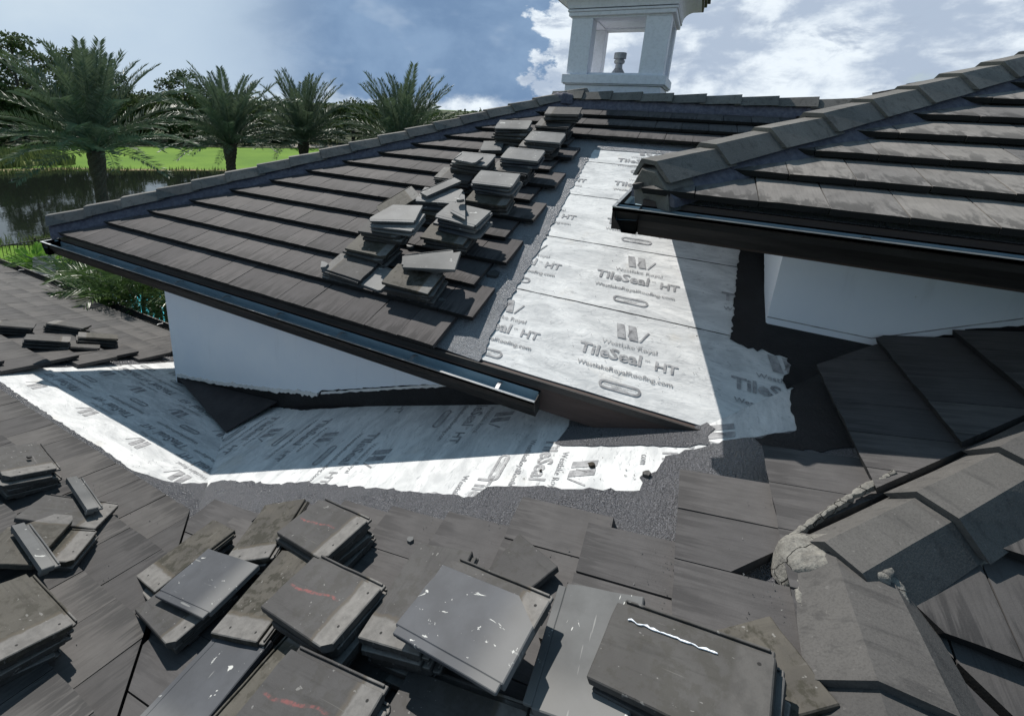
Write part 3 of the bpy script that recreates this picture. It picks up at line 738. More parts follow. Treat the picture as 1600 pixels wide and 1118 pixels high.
# sheets of underlayment laid as courses, each lapping the one below
cl = lambda x, y: PC.loc(x, y)
laps = [2.6, PC.hit(970, 487)[1]*CT, PC.hit(958, 386)[1]*CT, 4.72, 5.42, 6.0]
rolls = []
for i in range(5):
    y0, y1 = laps[i], laps[i+1]
    poly = [cl(-1.25, y0), cl(1.0, y0), cl(1.0, y1+.04), cl(-1.25, y1+.04)]
    o = sheet('underlayment', PC, poly, 'sheet', rc, .005+.0012*i, .004, 20+i, .12, .0015, cuts=[VAL_AC_C] + [vcut(.95 if i < 1 else .70 if i < 2 else .593, 0, 1, 0)]); rolls.append(o)
    if i: 
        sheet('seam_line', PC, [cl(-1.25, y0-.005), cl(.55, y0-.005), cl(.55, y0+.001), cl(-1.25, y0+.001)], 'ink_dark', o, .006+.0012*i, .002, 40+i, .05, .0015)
for r_, pts in enumerate(((( -.15, 3.114), (-.99, 3.10), (.70, 3.14)), ((-.215, 3.84), (-1.06, 3.83), (.63, 3.85)), ((-.29, 4.55), (-1.13, 4.53), (.555, 4.56)), ((-.36, 5.22), (-1.2, 5.2), (.48, 5.2)), ((-.42, 5.72), (.43, 5.72)))):
    for x, y in pts:
        u, v = PC.loc(x, y); letter(PC, rolls[min(r_, 4)], u, v-.46, .0085+.0012*r_+.001, cuts=[VAL_AC_C, vcut(.95 if r_ < 1 else .593, 0, 1, 0)])
edge = [(748, 566), (760, 545), (775, 510), (800, 462), (822, 425), (850, 375), (880, 320), (910, 265), (926, 238)]
cov = hits(PC, edge) + [PC.loc(-1.0, 5.72), PC.loc(.6, 5.76), PC.loc(.6, 6.0), PC.loc(-1.5, 6.0), PC.loc(-1.5, 2.6)]
sheet('mastic_strip', PC, cov, 'mastic_glare', rc, .016, .008, 31, .03, .009, skip=range(len(edge), 20), cuts=[vcut(.593, 0, 1, 0)])
edge = [(1156, 384), (1152, 420), (1150, 450), (1146, 490), (1140, 530), (1160, 540), (1200, 551), (1230, 560), (1233, 580), (1222, 595), (1236, 615), (1240, 640)]
cov = [PC.loc(.10, 5.9)] + [PC.loc(.12, 4.6)] + hits(PC, edge) + [PC.loc(.80, 3.10), PC.loc(1.25, 3.55), PC.loc(1.25, 5.9)]
sheet('black_membrane', PC, cov, 'black', rc, .018, .008, 33, .025, .009, skip=(0, 1, *range(len(edge)+1, 30)), cuts=[VAL_AC_C])
# tiles on C
y0 = 2.523; WC = .278
hd = V((HB[0]-HA[0], HB[1]-HA[1], 0)).normalized()
HIPC = (V((HA[0], HA[1], 0)) + V((hd.y, -hd.x, 0))*.06, V((-hd.y, hd.x, 0)))
for k in range(15):
    y = y0 + k*.3075; v = y/CT
    if y > 6.8: break
    xr = (-1.285 if k % 2 == 0 else -1.145) if k < 11 else 2.9
    x = (-1.285 if k % 2 == 0 else -1.145)
    if k >= 11: x += WC*15
    x += random.uniform(-.012, .012)
    while x > HA[0]:
        u = x - WC/2
        cuts = [HIPC] + ([vcut(0, 6.93, 0, 1)] if y > 6.4 else [])
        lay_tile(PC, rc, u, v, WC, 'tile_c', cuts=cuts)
        x -= WC
zc = T*2.6-2.537
abox('fascia', W(-6.02, 2.56, zc-.19), W(.0, 2.598, zc-.005), 'fascia', rc)
bm = bmesh.new(); box(bm, W(.0, 2.56, zc-.19), W(.30, 2.598, zc-.005)); cut(bm, W(.20, 2.56, zc-.19), V((.35, 0, -.9)).normalized()); link('fascia', to_mesh(bm), 'fascia', rc, Matrix())
abox('fascia', W(-6.02, 2.598, zc-.19), W(-5.985, 11, zc-.005), 'fascia', rc)
abox('drip_edge', W(-6.03, 2.548, zc-.035), W(.30, 2.5595, zc+.004), 'gutter', rc)
abox('soffit', W(-5.98, 2.6, zc-.185), W(-.35, 2.83, zc-.165), 'tower', rc)
gutter_run(rc, W(-6.155, 2.56, -1.625), W(-.574, 2.56, -1.625), (0, -1, 0), caps=(False, True), hangers=9)
gutter_run(rc, W(-6.022, 2.43, -1.625), W(-6.022, 9, -1.625), (-1, 0, 0), caps=(False, False), hangers=2)
ha = W(HA[0]-.06, HA[1]-.06, zc+.05); hb = W(HB[0], HB[1], T*6.95-2.537+.05)
ridge_run(rc, ha, hb, .372, .255, .092, 'cap', 'hip_cap', .055, seed=12, mw_=.16, side_drop=.03)
zt = T*6.95-2.537+.05
ridge_run(rc, W(4.5, 6.95, zt), W(HB[0]+.05, 6.95, zt), .372, .26, .10, 'cap', 'ridge_cap', .055, seed=15, mw_=.15, side_drop=.04)
lump('mortar_patch', 'mortar', rc, [W(HB[0]+x, 6.95+y, zt+.07) for x, y in ((-.16, -.14), (0, -.2), (.14, -.14), (.16, .05), (0, .14), (-.15, .05))], .09, 5)

# ---------- stucco wall under C
wl = thing('stucco_wall', 'white stucco wall under the left gutter with black membrane along its foot', 'wall', W(-4.68, 2.85, -3.2))
solid('wall_core', [W(-4.66, 2.85, -3.75), W(-.12, 2.85, -3.75), W(-.12, 3.0, -3.75), W(-4.66, 3.0, -3.75), W(-4.66, 2.85, -1.68), W(-.12, 2.85, -1.68), W(-.12, 3.0, -1.60), W(-4.66, 3.0, -1.60)], 'black', wl)
abox('side_wall', W(-4.68, 2.852, -7), W(-4.55, 10.5, -1.65), 'white', wl)
def face_poly(name, pts, y, th, m, parent, seed, amp=.004, axis=1, straight=()):
    """panel on an upright plane from (a, z) outline points"""
    poly = ragged(pts, .03, amp, seed, straight); bm = bmesh.new()
    fn = (lambda a, z, n: (a, y-n, z)) if axis == 1 else (lambda a, z, n: (y-n, a, z))
    prism(bm, poly, 0, th, fn); bmesh.ops.recalc_face_normals(bm, faces=bm.faces)
    return link(name, to_mesh(bm), m, parent, Matrix())
def vp(px, py, y): p = vhit(px, py, 1, y); return (p.x, p.z)
low = [vp(px, py, 2.83) for px, py in ((275, 588), (300, 592), (345, 600), (400, 606), (440, 611), (496, 617), (501, 610), (560, 606), (640, 601), (720, 600), (790, 590))]
face_poly('stucco', low + [(-.30, Z0-1.74), (-.30, Z0-1.70), (-4.685, Z0-1.70)], 2.85, .022, 'white', wl, 3, .003, straight=range(len(low)-1, 20))
ed = [vp(px, py, 2.82) for px, py in ((277, 588), (300, 593), (345, 601), (400, 608), (440, 613), (496, 619))]
face_poly('stucco_edge', ed + [(a, z+.035) for a, z in ed[::-1]], 2.83, .014, 'stucco_edge', wl, 4, .008)
ed = [vp(px, py, 2.82) for px, py in ((501, 616), (560, 612), (640, 607), (720, 603))]
face_poly('weep_screed', ed + [(a, z+.02) for a, z in ed[::-1]], 2.83, .008, 'stucco_edge', wl, 5, .003)
abox('frieze_trim', W(-4.69, 2.803, -1.80), W(-.75, 2.8275, -1.738), 'tower', wl)

# ---------- raised roof D
rd = thing('raised_roof', 'light grey streaked tile roof at right, raised above the white wall', 'roof', W(-.16, 2.83, -.42))
DX, DY = -.156, 2.83; zd = T*DY-1.49
deck('roof_deck', PD, [(DX, DY), (6.5, DY), (6.5, 8.2), (DX+5.37, 8.2)], 'mastic', rd, 0., .05)
PD2 = Plane(T, 0, zd-T*DX)
deck('roof_deck', PD2, [(DX, DY), (DX+5.37, 8.2), (DX, 8.2)], 'mastic', rd, 0., .05)
uj = PD.hit(1183, 292, .08)[0]; HIPD = vcut(DX+.03, DY-.03, -1, 1)
for k in range(13):
    y = 2.753 + k*.3075; v = y/CT
    x = uj - 4*WC + (k % 2)*WC*.5
    while x < 3.9:
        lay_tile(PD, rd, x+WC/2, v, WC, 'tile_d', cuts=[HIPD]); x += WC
for k in range(9):
    v = PD2.loc(DX-.07+k*.3075, 0)[1]
    y = 8.0
    while y > 2.7:
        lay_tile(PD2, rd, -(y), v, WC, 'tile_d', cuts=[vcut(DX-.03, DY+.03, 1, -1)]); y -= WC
abox('fascia', W(DX-.04, DY-.04, zd-.20), W(6.5, DY-.002, zd-.005), 'fascia', rd)
abox('fascia', W(DX-.04, DY-.002, zd-.20), W(DX-.002, 8.2, zd-.005), 'fascia', rd)
abox('soffit', W(DX, DY, zd-.20), W(6.5, 3.43, zd-.18), 'tower', rd)
abox('soffit', W(DX, 3.43, zd-.20), W(.57, 8.2, zd-.18), 'tower', rd)
gutter_run(rd, W(-.331, DY-.04, -.468), W(6.5, DY-.04, -.468), (0, -1, 0), caps=(False, False), hangers=10)
gutter_run(rd, W(DX-.04, DY-.175, -.468), W(DX-.04, 8.2, -.468), (-1, 0, 0), caps=(False, False), hangers=5)
ridge_run(rd, W(DX-.01, DY-.01, zd+.05), W(DX+4.2, DY+4.2, zd+.03+4.2*T), .385, .27, .095, 'cap', 'hip_cap', .03, seed=22, mw_=.165, side_drop=.04)
d_ = V((1, 1, T)).normalized(); sd_ = d_.cross(V((0, 0, 1))).normalized(); up_ = sd_.cross(d_); o_ = W(DX-.01, DY-.01, zd+.05)
bm = bmesh.new(); prof = [(-.135, -.10), (.135, -.10), (.132, .02), (.055, .118), (-.055, .118), (-.132, .02)]; rows = []
for q in (-.012, -.006, .03, .16):
    ins = .93 if q == -.012 else 1.
    rows.append([bm.verts.new(o_+d_*q+sd_*x*ins+up_*(z*ins)+V((0, 0, noise.noise(V((x*30, z*30, q*60)))*.006))) for x, z in prof])
for a_, b_ in zip(rows, rows[1:]):
    for i_ in range(6): bm.faces.new((a_[i_], a_[(i_+1) % 6], b_[(i_+1) % 6], b_[i_]))
bm.faces.new(rows[0][::-1]); bm.faces.new(rows[-1]); bmesh.ops.recalc_face_normals(bm, faces=bm.faces)
link('mortar_plug', to_mesh(bm), 'cap', rd, Matrix())

# ---------- stucco wall under D
wr = thing('stucco_wall', 'white stucco wall in shade under the dark gutter of the right roof', 'wall', W(.6, 3.45, -1.5))
abox('wall_core', W(.615, 3.472, -2.2), W(5.5, 3.62, -.60), 'black', wr)
abox('wall_core', W(.616, 3.474, -2.2), W(.74, 8, -.61), 'black', wr)
low = [vp(px, py, 3.45) for px, py in ((1198, 507), (1215, 514), (1232, 517), (1262, 525), (1285, 532), (1320, 540), (1345, 546), (1375, 546), (1379, 535), (1440, 528), (1505, 521), (1508, 514), (1600, 508), (1720, 500))]
face_poly('stucco', low + [(4.5, low[-1][1]), (4.5, Z0-.60), (.593, Z0-.60)], 3.472, .022, 'white', wr, 6, .004, straight=range(len(low)-1, 30))
scr = [vp(px, py, 3.44) for px, py in ((1199, 496), (1362, 530))]; scr2 = [vp(px, py, 3.44) for px, py in ((1362, 530), (1600, 499))]
for sc in (scr, scr2): face_poly('weep_screed', sc + [(a, z+.006) for a, z in sc[::-1]], 3.45, .003, 'ink', wr, 7, .0005)
face_poly('side_stucco', [(3.451, Z0-1.21), (3.58, Z0-1.19), (4.17, Z0-.885), (4.6, Z0-.70), (4.6, Z0-.60), (3.451, Z0-.60)], .615, .022, 'white', wr, 8, .004, axis=0, straight=(2, 3, 4, 5))

# ---------- open tower on the ridge
tw = thing('chimney_tower', 'white open-sided chimney tower with four pillars and a flue, standing on the ridge', 'tower', W(-1.2, 8.16, 0))
ax, bx, ay, by = -1.866, -.538, 7.5, 8.83
def frame_ring(name, z0, z1, out, m='tower', bev=.006): abox(name, W(ax-out, ay-out, z0), W(bx+out, by+out, z1), m, tw, bev)
frame_ring('tower_base', -.6, .442, 0)
frame_ring('base_trim', .462, .59, .050); frame_ring('base_trim', .444, .461, .03)
pw = .30
for x0, x1 in ((ax, ax+pw), (bx-pw-.02, bx)):
    for y0_, y1_ in ((ay, ay+pw), (by-pw, by)): abox('pillar', W(x0, y0_, .591), W(x1, y1_, 1.349), 'tower', tw, .004)
for a_, b_ in (((ax+pw+.002, ay+.06, .591), (bx-pw-.022, ay+pw-.06, .62)), ((ax+pw+.002, by-pw+.06, .591), (bx-pw-.022, by-.06, .62))): abox('sill', W(*a_), W(*b_), 'tower', tw)
for a_, b_ in (((ax, ay, 1.350), (bx, ay+pw, 1.46)), ((ax, by-pw, 1.350), (bx, by, 1.46)), ((ax, ay+pw+.001, 1.350), (ax+pw, by-pw-.001, 1.46)), ((bx-pw, ay+pw+.001, 1.350), (bx, by-pw-.001, 1.46))): abox('header', W(*a_), W(*b_), 'tower', tw)
# corner casing boards and the moulded frieze
for y0_ in (ay-.012, by+.002):
    pass
frame_ring('frieze', 1.375, 1.43, .045); frame_ring('frieze', 1.431, 1.462, .062); frame_ring('ceiling', 1.463, 1.475, .0)
bm = bmesh.new(); rings = []
for i in range(9):                          # cove: flares outward as it rises
    f = i/8; o = .06+.24*(1-cos(f*pi/2)); z = 1.476+.19*sin(f*pi/2)
    rings.append([bm.verts.new(W(x, y, z)) for x, y in ((ax-o, ay-o), (bx+o, ay-o), (bx+o, by+o), (ax-o, by+o))])
for a_, b_ in zip(rings, rings[1:]):
    for i in range(4): bm.faces.new((a_[i], a_[(i+1) % 4], b_[(i+1) % 4], b_[i]))
bm.faces.new(rings[-1]); bm.faces.new(rings[0][::-1]); link('cornice', to_mesh(bm), 'tower', tw, Matrix())
frame_ring('cornice_fascia', 1.667, 1.74, .325, 'fascia'); frame_ring('cornice_fascia', 1.741, 1.79, .36, 'fascia')
bm = bmesh.new(); o = .40
b4 = [bm.verts.new(W(x, y, 1.80)) for x, y in ((ax-o, ay-o), (bx+o, ay-o), (bx+o, by+o), (ax-o, by+o))]; tp = bm.verts.new(W((ax+bx)/2, (ay+by)/2, 2.35))
bm.faces.new(b4[::-1])
for i in range(4): bm.faces.new((b4[i], b4[(i+1) % 4], tp))
link('tower_roof', to_mesh(bm), 'tile_c', tw, Matrix())
bm = bmesh.new(); prof = [(.12, .50), (.13, .60), (.10, .67), (.055, .74), (.052, .80), (.075, .81), (.082, .85), (.066, .855), (.066, .87), (.092, .875), (.092, .955), (.086, .965), (.0, .97)]
cx, cy = -1.235, 8.2; rings = []
for r_, z in prof: rings.append([bm.verts.new(W(cx+r_*cos(a), cy+r_*sin(a), z)) for a in [i*pi/10 for i in range(20)]] if r_ else [bm.verts.new(W(cx, cy, z))])
for a_, b_ in zip(rings, rings[1:]):
    for i in range(20):
        if len(b_) == 1: bm.faces.new((a_[i], a_[(i+1) % 20], b_[0]))
        else: bm.faces.new((a_[i], a_[(i+1) % 20], b_[(i+1) % 20], b_[i]))
link('flue_cap', to_mesh(bm), 'metal', tw, Matrix())
# ================================================================ LOOSE TILES
def loose_bm(seed, w=.27, l=.40, flip=False, cutline=None):
    """a lifted tile: slab with a lower side lip carrying a thin rib, and lugs underneath"""
    rs = random.Random(seed); bm = bmesh.new(); j = lambda a: rs.uniform(-a, a)
    t = .024
    def slab(u0, u1, v0, v1, z0, z1, bev=.003):
        vs = box(bm, (u0, v0, z0), (u1, v1, z1), None, bev); return vs
    slab(-w/2+.026, w/2, 0, l, .008, .008+t)
    slab(-w/2, -w/2+.0265, .012, l-.006, .008, .019, .002)
    slab(-w/2+.003, -w/2+.010, .02, l-.014, .0185, .0265, .0015)
    for u in (() if flip else (-.07, .065)): slab(u-.022, u+.022, l-.03, l-.004, -.002, .009, .002)
    if not flip: slab(-w/2+.05, w/2-.02, .012, .024, 0, .009, .002)
    bmesh.ops.subdivide_edges(bm, edges=[e for e in bm.edges if e.calc_length() > .15], cuts=4, use_grid_fill=False)
    for v in bm.verts:
        q = v.co*9+V((seed*3.1, 0, 0))
        if v.co.y < .02: v.co.y += noise.noise(q*2.5)*.006; v.co.z += noise.noise(q)*.003
        else: v.co.x += noise.noise(q)*.0018; v.co.y += noise.noise(q+V((9, 0, 0)))*.002
    for _ in range(rs.choice((0, 1, 1, 2))):       # knocked-off corners
        sx, sy = rs.choice((-1, 1)), rs.choice((0, 1)); q = rs.uniform(.006, .030)
        cut(bm, V((sx*(w/2-q), l*sy + (q*rs.uniform(.3, 1) if sy == 0 else -q*rs.uniform(.3, 1))*0, 0)), V((sx, (1 if sy else -1)*rs.uniform(.5, 1.6), rs.uniform(-.3, .3))).normalized())
    for co, no in (cutline or ()): cut(bm, V(co), V(no).normalized())
    if flip: bmesh.ops.transform(bm, matrix=Matrix.Rotation(pi, 4, 'Y') @ Matrix.Translation((0, 0, -.032)), verts=bm.verts[:])
    bmesh.ops.recalc_face_normals(bm, faces=bm.faces)
    return bm
LOOSE = {}
def loose_mesh(var, m, flip):
    k = (var, m, flip)
    if k not in LOOSE: LOOSE[k] = to_mesh(loose_bm(var*5+1, flip=flip), 'loose_tile'); LOOSE[k].materials.append(M[m])
    return LOOSE[k]
ORD = ['top', 'second', 'third', 'fourth', 'fifth', 'sixth', 'seventh', 'eighth']
def stack(plane, c, ang, n, h0, desc, top=None, body='l_dark', flip=False, group='loose roof tiles stacked on the slopes', cutline=None, spread=1., toplabel=None, tilt=0.):
    """n lifted tiles piled on a slope. c: local (u, v) centre, ang: way the heads point, h0: height of the pile's foot"""
    for i in range(n):
        h = h0 + i*TH; last = i == n-1
        a = ang + (0 if last else random.uniform(-7, 7)*spread)
        du, dv = (0, 0) if last else (random.uniform(-.022, .022)*spread, random.uniform(-.020, .020)*spread)
        m = top if (last and top) else body
        mw = plane.mw @ Matrix.Translation((c[0]+du, c[1]+dv, h)) @ Matrix.Rotation(rad(a-90), 4, 'Z') @ Matrix.Rotation(rad(random.uniform(-.6, .6)+(tilt if last else 0)), 4, 'X') @ Matrix.Translation((0, -L/2, 0))
        if last and cutline:
            me = to_mesh(loose_bm(int(abs(c[0])*97)+3, flip=flip, cutline=cutline), 'loose_tile'); me.materials.append(M[m])
        else: me = loose_mesh(random.randrange(7), m, flip if last else (flip and random.random() < .6))
        o = link('broken_tile' if (last and cutline) else 'loose_tile', me, None, None, mw)
        k = n-1-i
        lab = toplabel if (last and toplabel) else f"{ORD[k]} tile of the {desc}" if n > 1 else desc
        tag(o, lab, 'roof tile', group)
def fstack(bp, hp, n, desc, plane=None, h0=.085, **kw):
    """pile whose top tile runs from photo pixel bp (butt middle) to hp (head middle)"""
    plane = plane or PA; top = h0+n*TH
    b, h = V(plane.hit(*bp, top)), V(plane.hit(*hp, top)); c = (b+h)/2; d = h-b
    stack(plane, (c.x, c.y), math.degrees(math.atan2(d.y, d.x)), n, h0, desc, **kw); return top
def cstack(px, n, head, desc, plane=None, h0=.085, ang=0., **kw):
    """pile on a far slope: photo pixel of its top centre, heads towards +u (1) or -u (-1)"""
    plane = plane or PC; c = plane.hit(*px, h0+n*TH)
    stack(plane, c, (0 if head > 0 else 180)+ang, n, h0, desc, **kw); return c
# --- piles in front, around the foot of slope A
fstack((348, 822), (232, 908), 2, 'low mossy stack by the valley line at front left', top='l_moss', h0=.09)
fstack((250, 905), (330, 975), 2, 'dark pair jutting below the pale scuffed slab', h0=.09, top='l_dark')
fstack((273, 884), (376, 922), 1, 'pale grey upturned tile with white scuffs lying on dark tiles at front left', h0=.165, top='l_grey', flip=True)
fstack((446, 786), (390, 868), 3, 'mossy stack behind the pale scuffed slab', top='l_moss', h0=.085)
fstack((465, 798), (551, 842), 4, 'stack nearest the torn white sheet at front', top='l_red', h0=.10)
fstack((470, 868), (374, 985), 3, 'mossy stack half under the chalk-marked tile', top='l_moss', h0=.085)
fstack((450, 898), (566, 962), 3, 'central stack topped by a red chalk line', top='l_red', h0=.19)
fstack((692, 866), (620, 990), 5, 'tall dark stack under the white-splashed slab', top='l_dark', h0=.085, spread=1.3)
fstack((668, 905), (842, 990), 1, 'dark tile with a pale head strip under the white-splashed slab', top='l_dark', h0=.26)
fstack((650, 925), (818, 1004), 1, 'smooth grey slab with white splashes and a broken corner on the tall stack', top='l_grey', flip=True, h0=.295, cutline=[((.06, .40, 0), (.75, .62, 0))])
fstack((935, 920), (893, 1112), 3, 'upturned grey stack left of the white-cracked dark tile', top='l_pale', body='l_pale', flip=True, h0=.10, spread=.6)
fstack((1200, 1045), (1085, 1075), 1, 'dark mossy tile lying beside the white-cracked tile', top='l_moss', h0=.09)
fstack((973, 998), (1165, 1075), 4, 'front right stack crossed by a white crack', top='l_plain', h0=.10)
fstack((362, 1010), (255, 1130), 2, 'bluish smooth pair sloping to the bottom edge', top='l_grey', flip=True, body='l_dark', h0=.10)
fstack((375, 1135), (478, 1012), 3, 'bottom centre stack with pale nail holes at its head', top='l_olive', h0=.10)
fstack((418, 1068), (548, 1140), 2, 'bottom stack with a second red chalk line', top='l_red', h0=.21)
fstack((635, 1110), (765, 1165), 2, 'low dark stack cut by the bottom edge', top='l_dark', h0=.09)
for (bp, hp, pl, m_, h_, co_, d_) in (((86, 748), (118, 800), PB, 'l_pale', .15, [((-.055, 0, 0), (1, 0, 0))], 'narrow grey tile strip below the upper left-edge stack'), ((0, 838), (30, 884), PB, 'l_pale', .20, [((-.06, 0, 0), (1, 0, 0))], 'narrow grey strip at the left edge beside the notched piece'),
    ((590, 1010), (530, 1075), PA, 'l_dark', .09, [((0, .22, 0), (.2, 1, 0))], 'half tile lying in the gap below the central stack'), ((800, 890), (760, 850), PA, 'l_dark', .09, [((0, .2, 0), (-.3, 1, 0))], 'half tile behind the white-splashed slab')):
    fstack(bp, hp, 1, d_, plane=pl, h0=h_, top=m_, cutline=co_)
# white sealant line along the crack
b0, b1 = V(PA.hit(981, 966, .24)), V(PA.hit(1121, 1019, .24))
bm = bmesh.new(); k = 26; dl = (b1-b0); nn = V((-dl.y, dl.x)).normalized(); up_, lo_ = [], []
for i in range(k+1):
    p = b0.lerp(b1, i/k) + nn*(noise.noise(V((i*.45, 1, 0)))*.008); wv = .0008+.0065*max(0, noise.noise(V((i*.55, 3, 0)))+.1)
    up_.append((p.x+nn.x*wv, p.y+nn.y*wv)); lo_.append((p.x-nn.x*wv, p.y-nn.y*wv))
prism(bm, up_+lo_[::-1], .2355, .2385); bmesh.ops.recalc_face_normals(bm, faces=bm.faces)
tag(link('sealant_line', to_mesh(bm), 'white', None, PA.mw), 'thin white sealant line across the dark front right tile', 'sealant')
# --- piles at the left edge, on slope B
fstack((20, 690), (58, 742), 4, 'upper left-edge stack beside the grey seam strip', plane=PB, top='l_dark', h0=.085, body='l_dark')
fstack((70, 790), (150, 800), 1, 'tilted tile lying just below the upper left-edge stack', plane=PB, top='l_dark', h0=.10)
fstack((20, 842), (108, 848), 2, 'moss-stained left-edge stack under the notched piece', plane=PB, top='l_moss', h0=.085)
fstack((4, 872), (70, 806), 1, 'notched broken tile on the moss-stained left-edge stack', plane=PB, top='l_olive', h0=.155, cutline=[((-.02, .33, 0), (-.8, .6, 0))])
fstack((0, 925), (52, 985), 4, 'lowest left-edge stack with a pale head strip', plane=PB, top='l_olive', h0=.085)
# --- small piles by the far eave of slope B
for px, n, hd_, a, top, ds in (((20, 506), 3, 1, 60, 'l_dark', 'stack at the far left edge beyond the white valley'), ((108, 506), 3, 1, 40, 'l_dark', 'stack nearest the palm shade beyond the white valley'),
        ((76, 527), 3, -1, 62, 'l_dark', 'middle stack beyond the white valley'), ((154, 524), 3, 1, 62, 'l_olive', 'olive stack nearest the white wall beyond the valley'), ((124, 538), 1, 1, 60, 'l_dark', 'single tile between the stacks beyond the white valley')):
    cstack(px, n, hd_, ds, plane=PB, ang=a, top=top)
# --- the double row of piles on the hip roof
def pair(px, n, head, top, desc, px2=None, n2=0, top2='l_pale', flip2=True, ang=0, ang2=0, h0=.085, desc2=None, body2='l_dark'):
    c = cstack(px, n, head, desc, top=top, ang=ang, h0=h0)
    if px2: cstack(px2, n2, head, desc2 or f"upper pile on the {desc}", h0=h0+n*TH, top=top2, flip=flip2, ang=ang2, body=body2)
pair((546, 416), 2, -1, 'l_dark', 'chipped-corner stack low on the hip roof', ang=-4)
cstack((580, 428), 1, 1, 'pale-stripped tile right of the lowest left stack', top='l_light', ang=-6, h0=.085)
pair((583, 380), 4, 1, 'l_olive', 'olive stack above the chipped stack', (603, 352), 3, 'l_dark', False, ang2=3, desc2='dark upper pile set back on the olive stack')
cstack((620, 342), 2, 1, 'pale pair under the orange break', h0=.085+7*TH, top='l_light', flip=True, body='l_light', ang=6)
cstack((618, 331), 1, 1, 'pale broken tile with an orange torn edge', h0=.085+9*TH, top='l_light', flip=True, ang=14, cutline=[((0, .05, 0), (.5, -.8, 0))])
pair((645, 432), 4, 1, 'l_moss', 'brown mossy stack nearest the gutter at right')
cstack((668, 408), 1, 1, 'broken tile leaning on the brown mossy stack', h0=.10+4*TH, top='l_pale', ang=28, cutline=[((.05, .1, 0), (.9, -.45, 0))])
cstack((676, 402), 1, 1, 'pale wedge on the brown mossy stack', h0=.10+5*TH, top='l_pale', ang=14, cutline=[((-.02, .2, 0), (-.85, -.3, 0))])
pair((700, 362), 4, 1, 'l_olive', 'olive stack with a white head strip', (722, 332), 4, 'l_light', True, ang2=-8, desc2='upturned pile with shards, behind the white head strip', body2='l_grey')
cstack((722, 319), 1, 1, 'pale shard pile topping the upturned pile', h0=.085+8*TH, top='l_light', flip=True, ang=-24, cutline=[((.03, .2, 0), (.7, .6, 0)), ((0, .12, 0), (-.5, -.8, 0))])
pair((672, 322), 3, 1, 'l_olive', 'olive stack in the left row beside the leaning tile', (686, 303), 3, 'l_light', True, ang2=8, desc2='light pile carrying a narrow strip', body2='l_grey')
cstack((694, 294), 1, 1, 'narrow pale strip lying across the light pile', h0=.085+6*TH, top='l_pale', ang=62, cutline=[((.0, .2, 0), (1, 0, 0))])
cstack((622, 313), 1, 1, 'olive tile leaning upslope behind the orange break', h0=.20, top='l_olive', ang=50, tilt=16)
pair((766, 306), 4, 1, 'l_olive', 'pale-headed stack midway up the right row', (774, 277), 4, 'l_light', True, ang2=2, desc2='light upper pile midway up the right row', body2='l_grey')
pair((712, 272), 4, -1, 'l_dark', 'stack with a pale left end in the left row', (740, 246), 4, 'l_light', True, ang2=0, desc2='light upper pile with a block on it', body2='l_dark')
cstack((741, 239), 1, 1, 'short broken block standing on the light upper pile', h0=.085+8*TH, top='l_light', ang=80, cutline=[((0, .16, 0), (0, 1, 0))])
pair((800, 261), 4, -1, 'l_dark', 'stack with a pale upper corner in the right row', (817, 239), 3, 'l_light', True, ang2=0, desc2='thick light upper pile in the right row', body2='l_grey')
cstack((779, 226), 2, 1, 'small low pair between the upper rows', h0=.085, top='l_pale', flip=True, ang=12, cutline=[((0, .25, 0), (0, 1, 0))])
pair((842, 224), 4, -1, 'l_dark', 'pale-ended stack high in the right row', (852, 212), 2, 'l_light', True, desc2='light pair high in the right row')
pair((802, 203), 5, 1, 'l_dark', 'tall stack high in the left row', (802, 193), 2, 'l_pale', True, ang2=6, desc2='broken pair topping the tall stack high up')
pair((866, 192), 5, -1, 'l_dark', 'stack just below the ridge', (880, 173), 3, 'l_dark', False, ang2=4, desc2='topmost pile against the ridge below the tower', body2='l_dark')
# shards and a nail or two left lying about
def shard(plane, px, n, m, desc, s=.03, seed=0):
    rs = random.Random(seed); bm = bmesh.new(); k = 6
    poly = [(s*rs.uniform(.5, 1.1)*cos(i*2*pi/k), s*rs.uniform(.4, 1)*sin(i*2*pi/k)) for i in range(k)]
    prism(bm, poly, -s*.25, s*.4, lambda u, v, z: (u+(z*.3), v, z)); 
    o = link('tile_shard', to_mesh(bm), m, None, plane.mw @ Matrix.Translation((*plane.hit(*px, n), n)) @ Matrix.Rotation(rs.uniform(0, 6), 4, 'Z'))
    tag(o, desc, 'shard')
shard(PB, (197, 984), .085, 'tile_b', 'small dark pebble lying on the left tile slope', .016, 1)
shard(PC, (507, 416), .15, 'l_light', 'pale broken chip at the corner of the lowest left stack', .05, 2)
shard(PC, (720, 312), .42, 'l_light', 'round pale shard on top of the shard pile', .05, 3)
shard(PA, (381, 886), .10, 'ply', 'small rust-coloured pebble in the dark gap behind the scuffed slab', .02, 4)
shard(PB, (45, 714), .235, 'black', 'black crumb on the upper left-edge stack', .016, 5)
shard(PA, (925, 727), .014, 'bark', 'brown leaf scrap on the sunlit white sheet', .022, 6)
shard(PA, (845, 735), .014, 'bark', 'small brown scrap left of the leaf on the sunlit white sheet', .012, 7)
